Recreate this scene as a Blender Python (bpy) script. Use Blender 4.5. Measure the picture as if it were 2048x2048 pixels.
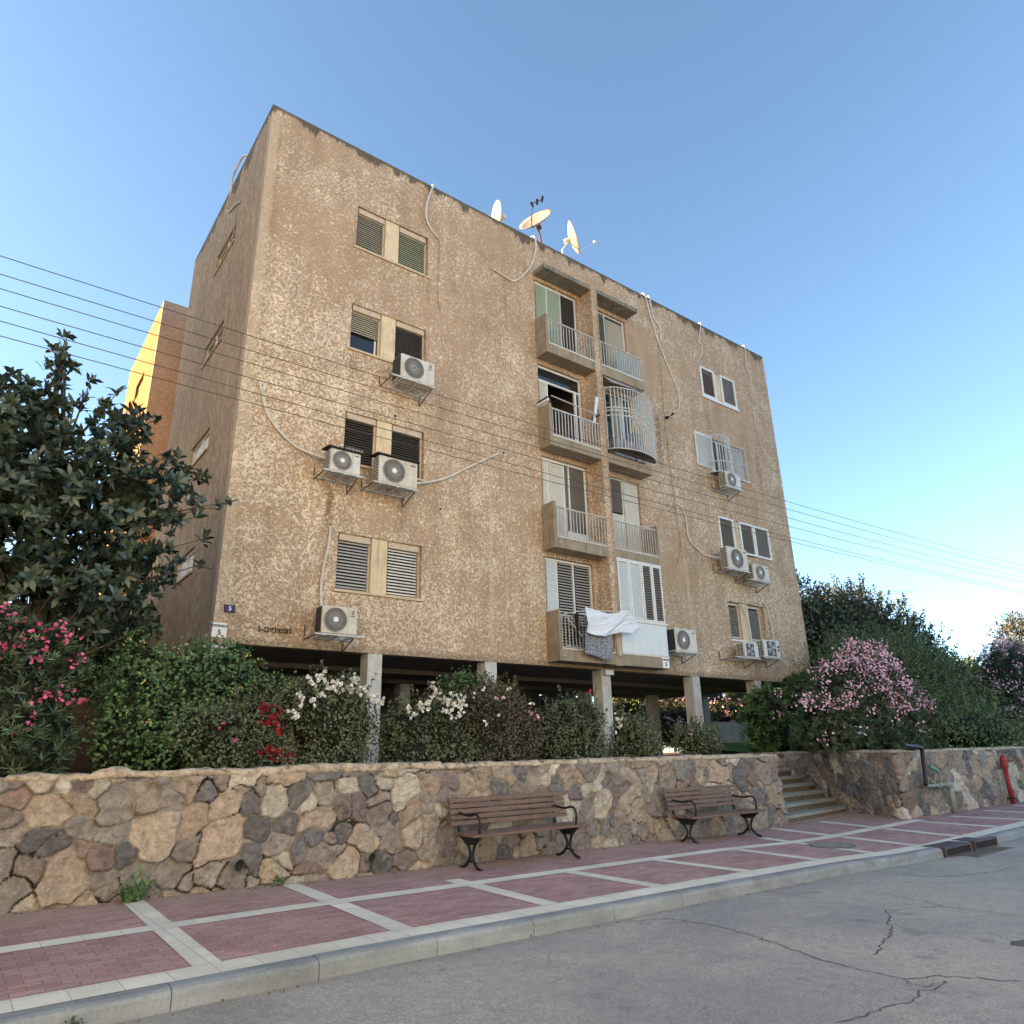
import bpy, math, random
import numpy as np
from mathutils import Vector, Matrix
RAD = math.radians
sc = bpy.context.scene
for o in list(bpy.data.objects): bpy.data.objects.remove(o)
COL = sc.collection
# ------------------------------------------------------------------ camera
ROT = np.array([[0.7967814, -0.6038697, -0.0219270], [-0.1797908, -0.2715578, 0.9454796], [-0.5769010, -0.7493982, -0.3249424]])
cam_d = bpy.data.cameras.new('camera'); cam = bpy.data.objects.new('camera', cam_d); COL.objects.link(cam)
cam_d.sensor_width = 36; cam_d.lens = 1415 / 2048 * 36; cam_d.clip_end = 3000; cam_d.clip_start = .05
cam.matrix_world = Matrix(ROT.T.tolist()).to_4x4()
sc.camera = cam
# ------------------------------------------------------------------ sky and sun
SUN_EL, SUN_AZ = 15.0, 36.0            # azimuth: degrees from -X towards +Y
sd = Vector((-math.cos(RAD(SUN_AZ)) * math.cos(RAD(SUN_EL)), math.sin(RAD(SUN_AZ)) * math.cos(RAD(SUN_EL)), math.sin(RAD(SUN_EL))))
w = bpy.data.worlds.new('World'); sc.world = w; w.use_nodes = True
nt = w.node_tree; nt.nodes.clear()
wo = nt.nodes.new('ShaderNodeOutputWorld'); bg = nt.nodes.new('ShaderNodeBackground'); sky = nt.nodes.new('ShaderNodeTexSky')
sky.sky_type = 'NISHITA'; sky.sun_disc = False; sky.sun_elevation = RAD(SUN_EL)
sky.sun_rotation = math.atan2(sd.x, sd.y)
sky.air_density = 0.7; sky.dust_density = 0.6; sky.ozone_density = 1.15; sky.altitude = 300
bg.inputs[1].default_value = .085
tint = nt.nodes.new('ShaderNodeMix'); tint.data_type = 'RGBA'; tint.blend_type = 'MULTIPLY'; tint.inputs[0].default_value = 1; tint.inputs[7].default_value = (.99, 1.055, 1.0, 1)   # sky colour multiplied a little more cyan
nt.links.new(sky.outputs[0], tint.inputs[6]); nt.links.new(tint.outputs[2], bg.inputs[0]); nt.links.new(bg.outputs[0], wo.inputs[0])
sun_d = bpy.data.lights.new('sun', 'SUN'); sun_d.energy = 5.0; sun_d.angle = RAD(.5); sun_d.color = (1, .57, .23)
sun = bpy.data.objects.new('sun', sun_d); COL.objects.link(sun); sun.rotation_euler = sd.to_track_quat('Z', 'Y').to_euler()
sc.view_settings.view_transform = 'Standard'; sc.view_settings.look = 'None'; sc.view_settings.gamma = 1
sc.view_settings.exposure = 2.5
sc.cycles.max_bounces = 6; sc.cycles.diffuse_bounces = 3; sc.cycles.transparent_max_bounces = 8

# ------------------------------------------------------------------ node helper
class NT:
    def __init__(s, tree): s.t = tree
    def n(s, typ, ins=None, **props):
        nd = s.t.nodes.new('ShaderNode' + typ)
        for k, v in props.items(): setattr(nd, k, v)
        for k, v in (ins or {}).items():
            sock = nd.inputs[k]
            if isinstance(v, bpy.types.NodeSocket): s.t.links.new(v, sock)
            elif isinstance(v, (tuple, list)) and len(v) == 3 and sock.type == 'RGBA': sock.default_value = (*v, 1)
            else: sock.default_value = v
        return nd
    def pos(s): return s.n('NewGeometry').outputs['Position']
    def xyz(s, v):
        q = s.n('SeparateXYZ', {0: v}); return q.outputs[0], q.outputs[1], q.outputs[2]
    def scale(s, v, sc3): return s.n('VectorMath', {0: v, 1: sc3}, operation='MULTIPLY').outputs[0]
    def noise(s, v, scale, detail=3, rough=.55, dist=0.0):
        return s.n('TexNoise', {'Vector': v, 'Scale': scale, 'Detail': detail, 'Roughness': rough, 'Distortion': dist}).outputs[0]
    def m(s, op, a, b=0.0, c=0.0, clamp=False):
        nd = s.n('Math', {0: a, 1: b, 2: c}, operation=op); nd.use_clamp = clamp; return nd.outputs[0]
    def sm(s, x, a, b): # smoothstep a..b
        return s.n('MapRange', {0: x, 1: a, 2: b, 3: 0.0, 4: 1.0}, interpolation_type='SMOOTHSTEP').outputs[0]
    def mix(s, f, a, b, mode='MIX'):
        nd = s.n('Mix', data_type='RGBA', blend_type=mode)
        for i, v in ((0, f), (6, a), (7, b)):
            if isinstance(v, bpy.types.NodeSocket): s.t.links.new(v, nd.inputs[i])
            elif i == 0: nd.inputs[0].default_value = v
            else: nd.inputs[i].default_value = (*v, 1)
        return nd.outputs[2]
    def mul(s, a, b): return s.mix(1.0, a, b, 'MULTIPLY')
    def ramp(s, f, stops):
        nd = s.n('ValToRGB', {0: f}); cr = nd.color_ramp
        while len(cr.elements) < len(stops): cr.elements.new(.5)
        for e, (p, c) in zip(cr.elements, stops): e.position = p; e.color = (*c, 1)
        return nd.outputs[0]
    def bump(s, h, strength, dist, normal=None):
        i = {'Height': h, 'Strength': strength, 'Distance': dist}
        if normal is not None: i['Normal'] = normal
        return s.n('Bump', i).outputs[0]
    def gray(s, f, lo, hi):
        v = s.n('MapRange', {0: f, 1: .25, 2: .75, 3: lo, 4: hi}).outputs[0]
        return s.n('CombineColor', {0: v, 1: v, 2: v}).outputs[0]

MATS = {}
def mat(name, fn, rough=.8, metal=0.0, spec=.3, **kw):
    if name in MATS: return MATS[name]
    m = bpy.data.materials.new(name); m.use_nodes = True; t = m.node_tree; b = t.nodes['Principled BSDF']
    b.inputs['Roughness'].default_value = rough; b.inputs['Metallic'].default_value = metal
    b.inputs['Specular IOR Level'].default_value = spec
    for k, v in kw.items(): b.inputs[k].default_value = v
    N = NT(t); r = fn(N)
    if isinstance(r, tuple): r = {'Base Color': r[0], 'Normal': r[1]} if len(r) == 2 else dict(zip(('Base Color', 'Normal', 'Roughness'), r))
    for k, v in r.items():
        if v is None: continue
        if isinstance(v, bpy.types.NodeSocket): t.links.new(v, b.inputs[k])
        else: b.inputs[k].default_value = v
    MATS[name] = m; return m
def plain(name, col, rough=.6, metal=0.0, vary=.25, scale=6.0, bump=.0, dirt=0.0, **kw):
    """one paint or metal colour, mottled by wear, with vertical dirt runs"""
    def f(N):
        p = N.pos(); a = N.noise(p, scale, 4); c = N.mul(col, N.gray(a, 1 - vary, 1 + vary))
        if dirt:
            st = N.noise(N.scale(p, (14, 14, 1.3)), 1.0, 4); c = N.mix(N.m('MULTIPLY', N.sm(st, .5, .75), dirt), c, (.10, .08, .06))
        nm = N.bump(N.noise(p, 60, 3), bump, .01) if bump else None
        return {'Base Color': c, 'Normal': nm}
    return mat(name, f, rough, metal, **kw)

# ------------------------------------------------------------------ materials
BROWN, CREAM = (.430, .288, .180), (.730, .600, .450)
def blob(N, x, z, xc, w_, z0, z1, amp=.12):
    p = N.pos(); wv = N.m('MULTIPLY', N.m('SUBTRACT', N.noise(p, 2.2, 4), .5), amp * 4)
    dx = N.m('ABSOLUTE', N.m('SUBTRACT', N.m('ADD', x, wv), xc))
    a = N.m('SUBTRACT', 1.0, N.sm(dx, w_ * .35, w_))
    zz = N.m('ADD', z, N.m('MULTIPLY', wv, 2.0))
    b = N.m('MULTIPLY', N.sm(zz, z0 - .15, z0 + .3), N.m('SUBTRACT', 1.0, N.sm(zz, z1 - .25, z1 + .1)))
    g_ = N.sm(N.noise(p, 9, 4), .35, .6)
    return N.m('MULTIPLY', N.m('MULTIPLY', a, b), g_)
def stucco_f(N):
    p = N.pos(); x, y, z = N.xyz(p)
    big = N.noise(p, .33, 3); mid = N.noise(p, 1.6, 3)
    ws = N.n('TexNoise', {'Vector': p, 'Scale': 11.0, 'Detail': 2.0})
    wp = N.n('VectorMath', {0: p, 1: N.scale(ws.outputs[1], (.14, .14, .14))}, operation='ADD').outputs[0]
    f1 = N.noise(wp, 19.0, 2.2, .5, .6)
    off = N.m('ADD', N.m('MULTIPLY', N.m('SUBTRACT', big, .5), .34), N.m('MULTIPLY', N.m('SUBTRACT', mid, .5), .16))
    left = N.m('MULTIPLY', N.m('SUBTRACT', 1.0, N.sm(x, 5.5, 13.0)), .045)
    top = N.m('MULTIPLY', N.sm(z, 10.0, 15.5), -.045)
    s = N.m('ADD', N.m('ADD', f1, off), N.m('ADD', left, top))
    f = N.sm(s, .45, .65)
    c = N.mix(f, BROWN, CREAM)
    c = N.mul(c, N.gray(N.noise(p, 38, 3), .82, 1.15)); c = N.mul(c, N.gray(N.noise(N.scale(p, (3.2, 3.2, .28)), 1, 4), .84, 1.10))
    c = N.mul(c, N.gray(mid, .90, 1.1))
    # pale smooth corner strip, patched pipe chases, dirt below units, mould under the parapet
    cx = N.m('SUBTRACT', 1.0, N.sm(N.m('ADD', x, N.m('MULTIPLY', N.noise(p, 5, 3), .16)), 3.80, 3.98)); c = N.mix(N.m('MULTIPLY', cx, .55), c, (.58, .46, .33))
    for xc, w_, z0, z1 in ((10.08, .07, 2.3, 8.5), (10.56, .055, 2.6, 7.6), (17.72, .10, 2.2, 5.9)):
        c = N.mix(N.m('MULTIPLY', blob(N, x, z, xc, w_, z0, z1, .03), .75), c, (.60, .49, .37))
    for xc, w_, z0, z1, cc, k in ((17.0, .16, 8.7, 10.75, (.13, .12, .10), .8), (22.62, .15, 9.2, 10.65, (.17, .145, .12), .7), (5.74, .13, 4.75, 5.75, (.20, .10, .035), .8), (7.5, .2, 4.9, 5.8, (.22, .13, .07), .5), (9.9, .30, 11.2, 11.8, (.24, .13, .055), .5), (11.2, .25, 11.1, 11.9, (.5, .42, .34), .5), (8.0, .18, 7.2, 8.3, (.5, .43, .36), .5), (20.1, .2, 7.6, 8.4, (.24, .17, .12), .6), (3.86, .05, 11.5, 15.4, (.26, .14, .05), .5), (6.05, .10, 8.6, 9.3, (.25, .17, .10), .5), (8.12, .09, 11.4, 12.25, (.26, .18, .11), .5), (5.95, .09, 2.7, 3.4, (.27, .18, .11), .45), (7.3, .12, 7.75, 8.3, (.22, .17, .13), .45), (16.6, .22, 2.15, 2.7, (.25, .19, .14), .5), (20.9, .25, 2.2, 2.75, (.25, .19, .14), .5), (21.0, .2, 4.8, 5.3, (.27, .2, .13), .4), (19.75, .1, 11.2, 12.2, (.25, .17, .11), .4), (11.0, .5, 12.6, 13.5, (.30, .19, .11), .35)):
        c = N.mix(N.m('MULTIPLY', blob(N, x, z, xc, w_, z0, z1, .04), k), c, cc)
    nz = N.noise(N.scale(p, (2.2, 2.2, .25)), 1.0, 5, .65); lim = N.m('SUBTRACT', 15.36, N.m('MULTIPLY', N.sm(nz, .40, .72), .42))
    mo = N.m('MAXIMUM', N.sm(N.m('SUBTRACT', z, N.m('ADD', lim, N.m('MULTIPLY', N.noise(p, 16, 3), .09))), -.10, .06), N.sm(N.m('ADD', z, N.m('MULTIPLY', N.noise(p, 9, 4), .10)), 15.33, 15.43))
    c = N.mix(N.m('MULTIPLY', mo, .86), c, (.075, .062, .048))
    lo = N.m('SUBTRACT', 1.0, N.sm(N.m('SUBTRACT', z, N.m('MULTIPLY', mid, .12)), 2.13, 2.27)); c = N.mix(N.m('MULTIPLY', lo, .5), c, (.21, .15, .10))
    h = N.m('ADD', f, N.m('MULTIPLY', N.noise(p, 45, 3), .35))
    return c, N.bump(h, .9, .018)
STUCCO = mat('stucco', stucco_f, .92)
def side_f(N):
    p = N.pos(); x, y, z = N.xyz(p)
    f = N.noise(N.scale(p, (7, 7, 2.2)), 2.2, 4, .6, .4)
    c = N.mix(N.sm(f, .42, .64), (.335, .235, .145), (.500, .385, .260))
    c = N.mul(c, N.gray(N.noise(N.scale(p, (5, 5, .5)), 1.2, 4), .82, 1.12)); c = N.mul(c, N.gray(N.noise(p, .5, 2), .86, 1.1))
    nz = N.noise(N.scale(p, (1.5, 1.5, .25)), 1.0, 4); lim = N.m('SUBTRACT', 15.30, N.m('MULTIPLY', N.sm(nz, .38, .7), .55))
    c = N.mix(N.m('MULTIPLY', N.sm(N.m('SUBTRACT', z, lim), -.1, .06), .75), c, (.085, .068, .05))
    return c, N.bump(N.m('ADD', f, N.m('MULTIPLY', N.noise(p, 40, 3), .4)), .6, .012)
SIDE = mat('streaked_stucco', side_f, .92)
def conc_f(base, dark, k=.5):
    def f(N):
        p = N.pos(); a = N.noise(p, 3.5, 5); st = N.noise(N.scale(p, (9, 9, .9)), 1.0, 4)
        c = N.mul(base, N.gray(a, .75, 1.2)); c = N.mix(N.m('MULTIPLY', N.sm(st, .48, .70), k), c, dark)
        return c, N.bump(N.noise(p, 35, 4), .35, .008)
    return f
CONC = mat('weathered_concrete', conc_f((.300, .245, .175), (.12, .095, .065)), .9)
SLABTOP = mat('stained_concrete_slab', conc_f((.225, .195, .150), (.07, .058, .045), .7), .9)
PILL = mat('pillar_plaster', conc_f((.50, .50, .475), (.25, .23, .20), .35), .9)
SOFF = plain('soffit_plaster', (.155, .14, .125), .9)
WHITEM = plain('white_metal', (.66, .66, .63), .45, vary=.08, dirt=.10)
CREAMP = plain('cream_plaster', (.62, .50, .33), .85, vary=.18, scale=3, dirt=.35)
SILL = plain('sill_stone', (.55, .43, .30), .8, vary=.15, dirt=.25)
REVEAL = plain('reveal_plaster', (.33, .22, .13), .9, vary=.2)
S_GREEN = plain('pale_green_slats', (.40, .41, .27), .55, vary=.1, dirt=.2)
S_BEIGE = plain('beige_slats', (.42, .37, .27), .55, vary=.12, dirt=.2)
S_BROWN = plain('brown_slats', (.17, .145, .115), .55, vary=.15)
S_DARK = plain('dark_slats', (.075, .062, .050), .5, vary=.15)
S_WHITE = plain('white_slats', (.70, .67, .58), .5, vary=.06, dirt=.22)
S_GREY = plain('grey_slats', (.42, .41, .38), .5, vary=.06, dirt=.15)
S_MINT = plain('mint_slats', (.42, .50, .38), .5, vary=.08, dirt=.15)
GLASS = mat('dark_glass', lambda N: {'Base Color': (.02, .022, .025, 1)}, .06, spec=.6)
SCREEN = plain('insect_screen', (.115, .10, .085), .8, vary=.15, scale=2)
DARK = plain('dark_interior', (.02, .018, .016), .9)
STEEL = plain('painted_steel', (.50, .52, .52), .5, vary=.15, dirt=.2)
RAILM = plain('railing_metal', (.46, .43, .38), .5, vary=.2, dirt=.3)
BLACKM = plain('black_metal', (.018, .018, .02), .45, vary=.3)
ACW = mat('ac_enamel', lambda N: (N.mix(N.m('MULTIPLY', N.sm(N.noise(N.scale(N.pos(), (12, 12, 1.6)), 1.0, 4), .46, .72), .35), N.mul(N.mix(N.sm(N.noise(N.pos(), .45, 1), .35, .65), (.60, .60, .58), (.56, .515, .43)), N.gray(N.noise(N.pos(), 9, 4), .88, 1.08)), (.24, .19, .14)), None), .45)
ACFAN = plain('fan_grille_grey', (.34, .33, .31), .5, vary=.2)
ACBACK = plain('fin_coil', (.075, .072, .066), .6)
RUBBER = plain('black_rubber', (.02, .018, .016), .7)
FOAM = plain('pipe_insulation', (.60, .56, .50), .8, vary=.15, scale=12, dirt=.2)
CABLE = plain('old_cable', (.36, .30, .23), .8)
WIREM = plain('wire', (.075, .06, .05), .6)
BLUE = plain('blue_enamel', (.012, .016, .095), .35, vary=.1)
SIGNW = plain('sign_white', (.74, .76, .76), .45, vary=.04)
INK = plain('navy_ink', (.015, .02, .07), .5)
PAINTK = plain('black_paint', (.030, .024, .020), .8, vary=.3)
DISHM = plain('dish_enamel', (.25, .26, .27), .5, vary=.15, scale=3)
RUST = plain('rusty_steel', (.13, .07, .045), .75, vary=.35)
WOOD = mat('bench_wood', lambda N: (lambda p: (N.mul(N.mix(N.noise(N.scale(p, (1.2, 25, 25)), 1.0, 5), (.070, .042, .032), (.200, .132, .104)), N.gray(N.noise(p, 9, 3), .8, 1.15)), N.bump(N.noise(N.scale(p, (2, 60, 60)), 1.0, 3), .4, .004)))(N.pos()), .72)
IRON = plain('cast_iron', (.012, .013, .015), .5, vary=.3)
REDP = plain('red_paint', (.24, .022, .025), .45, vary=.2, dirt=.1)
PIPEG = plain('grey_green_pipe', (.20, .225, .20), .6, vary=.25, dirt=.2)
PIPEN = plain('navy_pipe', (.008, .010, .018), .5)
PIPET = plain('turquoise_valve', (.11, .23, .20), .55, vary=.2)
SHEET = mat('white_sheet', lambda N: {'Base Color': N.mul((.66, .70, .76), N.gray(N.noise(N.pos(), 5, 2), .94, 1.05))}, .85, **{'Transmission Weight': 0.0})
BLANKET = mat('grey_blanket', lambda N: (N.mix(N.sm(N.noise(N.pos(), 30, 4, .7), .42, .58), (.085, .095, .125), (.33, .34, .37)), N.bump(N.noise(N.pos(), 60, 2), .4, .006)), .95)
PALEB = plain('pale_panel', (.62, .66, .67), .5, vary=.05, dirt=.12)
GRASS = mat('lawn', lambda N: (N.mul((.12, .27, .03), N.gray(N.noise(N.pos(), 30, 4), .5, 1.5)), N.bump(N.noise(N.pos(), 60, 3), 1.0, .03)), .9)
SOIL = mat('soil', lambda N: (N.mul((.10, .07, .048), N.gray(N.noise(N.pos(), 7, 5), .5, 1.5)), N.bump(N.noise(N.pos(), 20, 5), 1, .04)), .95)
LAND = mat('dry_land', lambda N: (N.mul((.36, .29, .21), N.gray(N.noise(N.pos(), .3, 5), .8, 1.2)), None), .95)
PLASTW = mat('rendered_wall', conc_f((.60, .59, .56), (.36, .35, .32), .3), .9)
DBROWN = plain('brown_render', (.085, .050, .032), .9, vary=.3)
def asphalt_f(N):
    p = N.pos(); big = N.noise(p, .55, 5, .6, .5); spk = N.noise(p, 95, 2); st = N.noise(N.scale(p, (1.1, .35, 1)), 1, 4)
    c = N.mix(N.sm(big, .35, .65), (.245, .245, .236), (.335, .320, .285)); c = N.mul(c, N.gray(spk, .60, 1.40)); c = N.mul(c, N.gray(N.noise(p, 38, 4, .7), .80, 1.20))
    c = N.mul(c, N.gray(N.noise(p, 9, 5, .65), .86, 1.12)); c = N.mix(N.m('MULTIPLY', N.sm(st, .56, .74), .30), c, (.10, .098, .095))
    c = N.mix(N.m('MULTIPLY', N.sm(N.noise(p, 2.2, 3), .66, .72), .35), c, (.085, .082, .08))
    x, y, z = N.xyz(p); e = N.m('MULTIPLY', N.sm(N.m('ADD', y, N.m('MULTIPLY', N.noise(p, 4, 4), .35)), 5.55, 5.85), .45); c = N.mix(e, c, (.23, .205, .17))
    return c, N.bump(spk, .45, .006)
ASPH = mat('asphalt', asphalt_f, .85)
def paver_f(N):
    p = N.pos(); x, y, z = N.xyz(p)
    br = N.n('TexBrick', {'Vector': N.n('CombineXYZ', {0: x, 1: y, 2: 0.0}).outputs[0], 'Color1': (.315, .190, .182), 'Color2': (.400, .262, .248), 'Mortar': (.20, .120, .110), 'Scale': 1.0, 'Mortar Size': .004, 'Mortar Smooth': .4, 'Bias': 0.0, 'Brick Width': .2, 'Row Height': .1}, offset=.5)
    c = N.mul(br.outputs[0], N.gray(N.noise(p, 1.3, 5, .65), .74, 1.20)); c = N.mul(c, N.gray(N.noise(p, 60, 3), .82, 1.18))
    # trodden sand and dust towards the foot of the wall
    dst = N.m('MULTIPLY', N.sm(N.m('ADD', y, N.m('MULTIPLY', N.noise(p, 3, 5), .9)), 8.6, 9.7), .65); c = N.mix(dst, c, (.33, .25, .195))
    c = N.mix(N.m('MULTIPLY', N.sm(N.noise(N.scale(p, (.8, 2.5, 1)), 1.3, 5), .56, .76), .30), c, (.37, .29, .26))
    h = N.m('SUBTRACT', N.m('MULTIPLY', N.noise(p, 60, 3), .25), br.outputs[1])
    return c, N.bump(h, .6, .006)
PAVER = mat('red_pavers', paver_f, .88)
def band_f(N):
    p = N.pos(); x, y, z = N.xyz(p)
    br = N.n('TexBrick', {'Vector': N.n('CombineXYZ', {0: x, 1: y, 2: 0.0}).outputs[0], 'Color1': (.60, .585, .50), 'Color2': (.66, .64, .56), 'Mortar': (.40, .37, .31), 'Scale': 1.0, 'Mortar Size': .004, 'Mortar Smooth': .3, 'Bias': 0.0, 'Brick Width': .30, 'Row Height': .30}, offset=.0)
    c = N.mul(br.outputs[0], N.gray(N.noise(p, 2.0, 4), .82, 1.12)); c = N.mul(c, N.gray(N.noise(p, 50, 3), .88, 1.1))
    return c, N.bump(N.noise(p, 50, 3), .3, .004)
BAND = mat('cream_pavers', band_f, .85)
def kerb_f(N):
    p = N.pos(); c = N.mul((.225, .248, .268), N.gray(N.noise(N.scale(p, (1, 3, 3)), 2, 5), .7, 1.25)); c = N.mul(c, N.gray(N.noise(p, 45, 3), .85, 1.12))
    c = N.mix(N.m('MULTIPLY', N.sm(N.noise(p, 2.6, 5), .55, .72), .4), c, (.12, .11, .10))
    return c, N.bump(N.noise(p, 22, 5), .5, .01)
KERB = mat('kerb_concrete', kerb_f, .88)
def stone_f(N):
    p = N.pos(); a = N.n('Attribute', attribute_name='col').outputs[0]; e = N.n('Attribute', attribute_name='edge').outputs[2]
    n1 = N.noise(p, 9, 6, .68, .4); n2 = N.noise(p, 52, 5, .75); n3 = N.noise(p, 4.0, 5, .6, .8)
    c = N.mul(a, N.gray(n1, .50, 1.45)); c = N.mix(N.m('MULTIPLY', N.sm(n3, .56, .66), .30), c, (.34, .292, .240)); c = N.mul(c, N.gray(n2, .62, 1.36))
    mo = N.mul((.275, .250, .218), N.gray(N.noise(p, 16, 5, .6), .7, 1.3)); c = N.mix(N.sm(e, .10, .55), mo, c)
    h = N.m('ADD', N.m('MULTIPLY', n1, .8), N.m('MULTIPLY', n2, .5))
    return c, N.bump(h, .95, .028)
STONE = mat('rubble_stone', stone_f, .9)
def cap_f(N):
    p = N.pos(); n1 = N.noise(p, 7, 6, .65, .6); c = N.ramp(n1, [(.36, (.16, .13, .10)), (.45, (.36, .30, .225)), (.66, (.53, .455, .355))])
    c = N.mul(c, N.gray(N.noise(p, 30, 5), .75, 1.2)); return c, N.bump(N.m('ADD', n1, N.noise(p, 22, 5)), .9, .03)
CAPM = mat('rough_coping', cap_f, .92)
def leafm(name, dark, light, rough=.5, trans=.15, spec=.4):
    def f(N):
        r = N.n('Attribute', attribute_name='rnd').outputs[2]; c = N.mix(r, dark, light)
        return {'Base Color': c, 'Subsurface Weight': 0.0}
    return mat(name, f, rough, spec=spec)
L_FICUS = leafm('rubber_tree_leaf', (0.020, 0.035, 0.026), (0.080, 0.113, 0.075), .34, spec=.5)
L_LANT = leafm('shrub_leaf', (0.043, 0.090, 0.032), (0.123, 0.210, 0.087), .55)
L_ROSE = leafm('rose_leaf', (0.055, 0.075, 0.041), (0.167, 0.189, 0.109), .6)
L_ROSEB = leafm('brown_rose_leaf', (0.051, 0.043, 0.032), (0.152, 0.123, 0.084), .6)
L_OLE = leafm('oleander_leaf', (0.038, 0.070, 0.038), (0.123, 0.167, 0.090), .5)
L_OLEB = leafm('bright_oleander_leaf', (0.051, 0.102, 0.032), (0.145, 0.239, 0.072), .5)
L_DARK = leafm('dark_tree_leaf', (0.035, 0.052, 0.035), (0.152, 0.174, 0.116), .6, spec=.25)
L_MID = leafm('mid_shrub_leaf', (0.049, 0.090, 0.041), (0.174, 0.239, 0.116), .6, spec=.25)
L_GREY = leafm('grey_tree_leaf', (.045, .055, .05), (.10, .115, .10), .6)
F_WHITE = leafm('white_petal', (.66, .68, .64), (.82, .82, .78), .6)
F_PINK = leafm('pink_petal', (.55, .27, .38), (.82, .58, .68), .6)
F_HOT = leafm('deep_pink_petal', (.40, .045, .14), (.62, .16, .30), .6)
F_RED = leafm('red_petal', (.20, .004, .012), (.38, .018, .035), .6)
F_YEL = leafm('yellow_petal', (.45, .36, .10), (.68, .60, .30), .6)
COREDARK = mat('core_dark', lambda N: (N.mix(N.sm(N.noise(N.pos(), 16, 5, .7), .42, .60), (.008, .010, .007), (.035, .045, .025)), N.bump(N.noise(N.pos(), 25, 4), 1.0, .05)), .9, spec=.1)  # near-black skin of the light-blocking cores inside the foliage
BARK = plain('bark', (.10, .075, .055), .9, vary=.3, scale=14, bump=.5)

# ------------------------------------------------------------------ object helpers
WL = {}
def tag(o, label=None, cat=None, group=None, kind=None):
    for k, v in (('label', label), ('category', cat), ('group', group), ('kind', kind)):
        if v: o[k] = v
    return o
def empty(name, loc, label=None, cat=None, group=None):
    o = bpy.data.objects.new(name, None); COL.objects.link(o); o.location = loc; o.empty_display_size = .2; WL[o] = Vector(loc)
    return tag(o, label, cat, group)
def rawmesh(name, v, f, material, parent=None, smooth=False, attrs=None, origin=None, **props):
    me = bpy.data.meshes.new(name); org = WL[parent] if parent else Vector(origin or (0, 0, 0))
    v = np.asarray(v, dtype=np.float64) - np.array(org); 
    if isinstance(f, np.ndarray):
        n, k = f.shape; me.vertices.add(len(v)); me.vertices.foreach_set('co', v.astype(np.float32).ravel())
        me.loops.add(n * k); me.loops.foreach_set('vertex_index', f.astype(np.int32).ravel())
        me.polygons.add(n); me.polygons.foreach_set('loop_start', np.arange(0, n * k, k, dtype=np.int32))
        try: me.polygons.foreach_set('loop_total', np.full(n, k, dtype=np.int32))
        except Exception: pass
        me.update(calc_edges=True); me.validate()
    else:
        me.from_pydata(v.tolist(), [], f); me.update()
    for an, (ty, arr) in (attrs or {}).items():
        at = me.attributes.new(an, ty, 'POINT'); at.data.foreach_set('color' if ty == 'FLOAT_COLOR' else 'value', np.asarray(arr, dtype=np.float32).ravel())
    if smooth: me.polygons.foreach_set('use_smooth', [True] * len(me.polygons))
    for mm in (material if isinstance(material, (list, tuple)) else [material]): me.materials.append(mm)
    o = bpy.data.objects.new(name, me); COL.objects.link(o)
    if parent: o.parent = parent
    else: o.location = org
    WL[o] = org; tag(o, **props); return o
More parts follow.
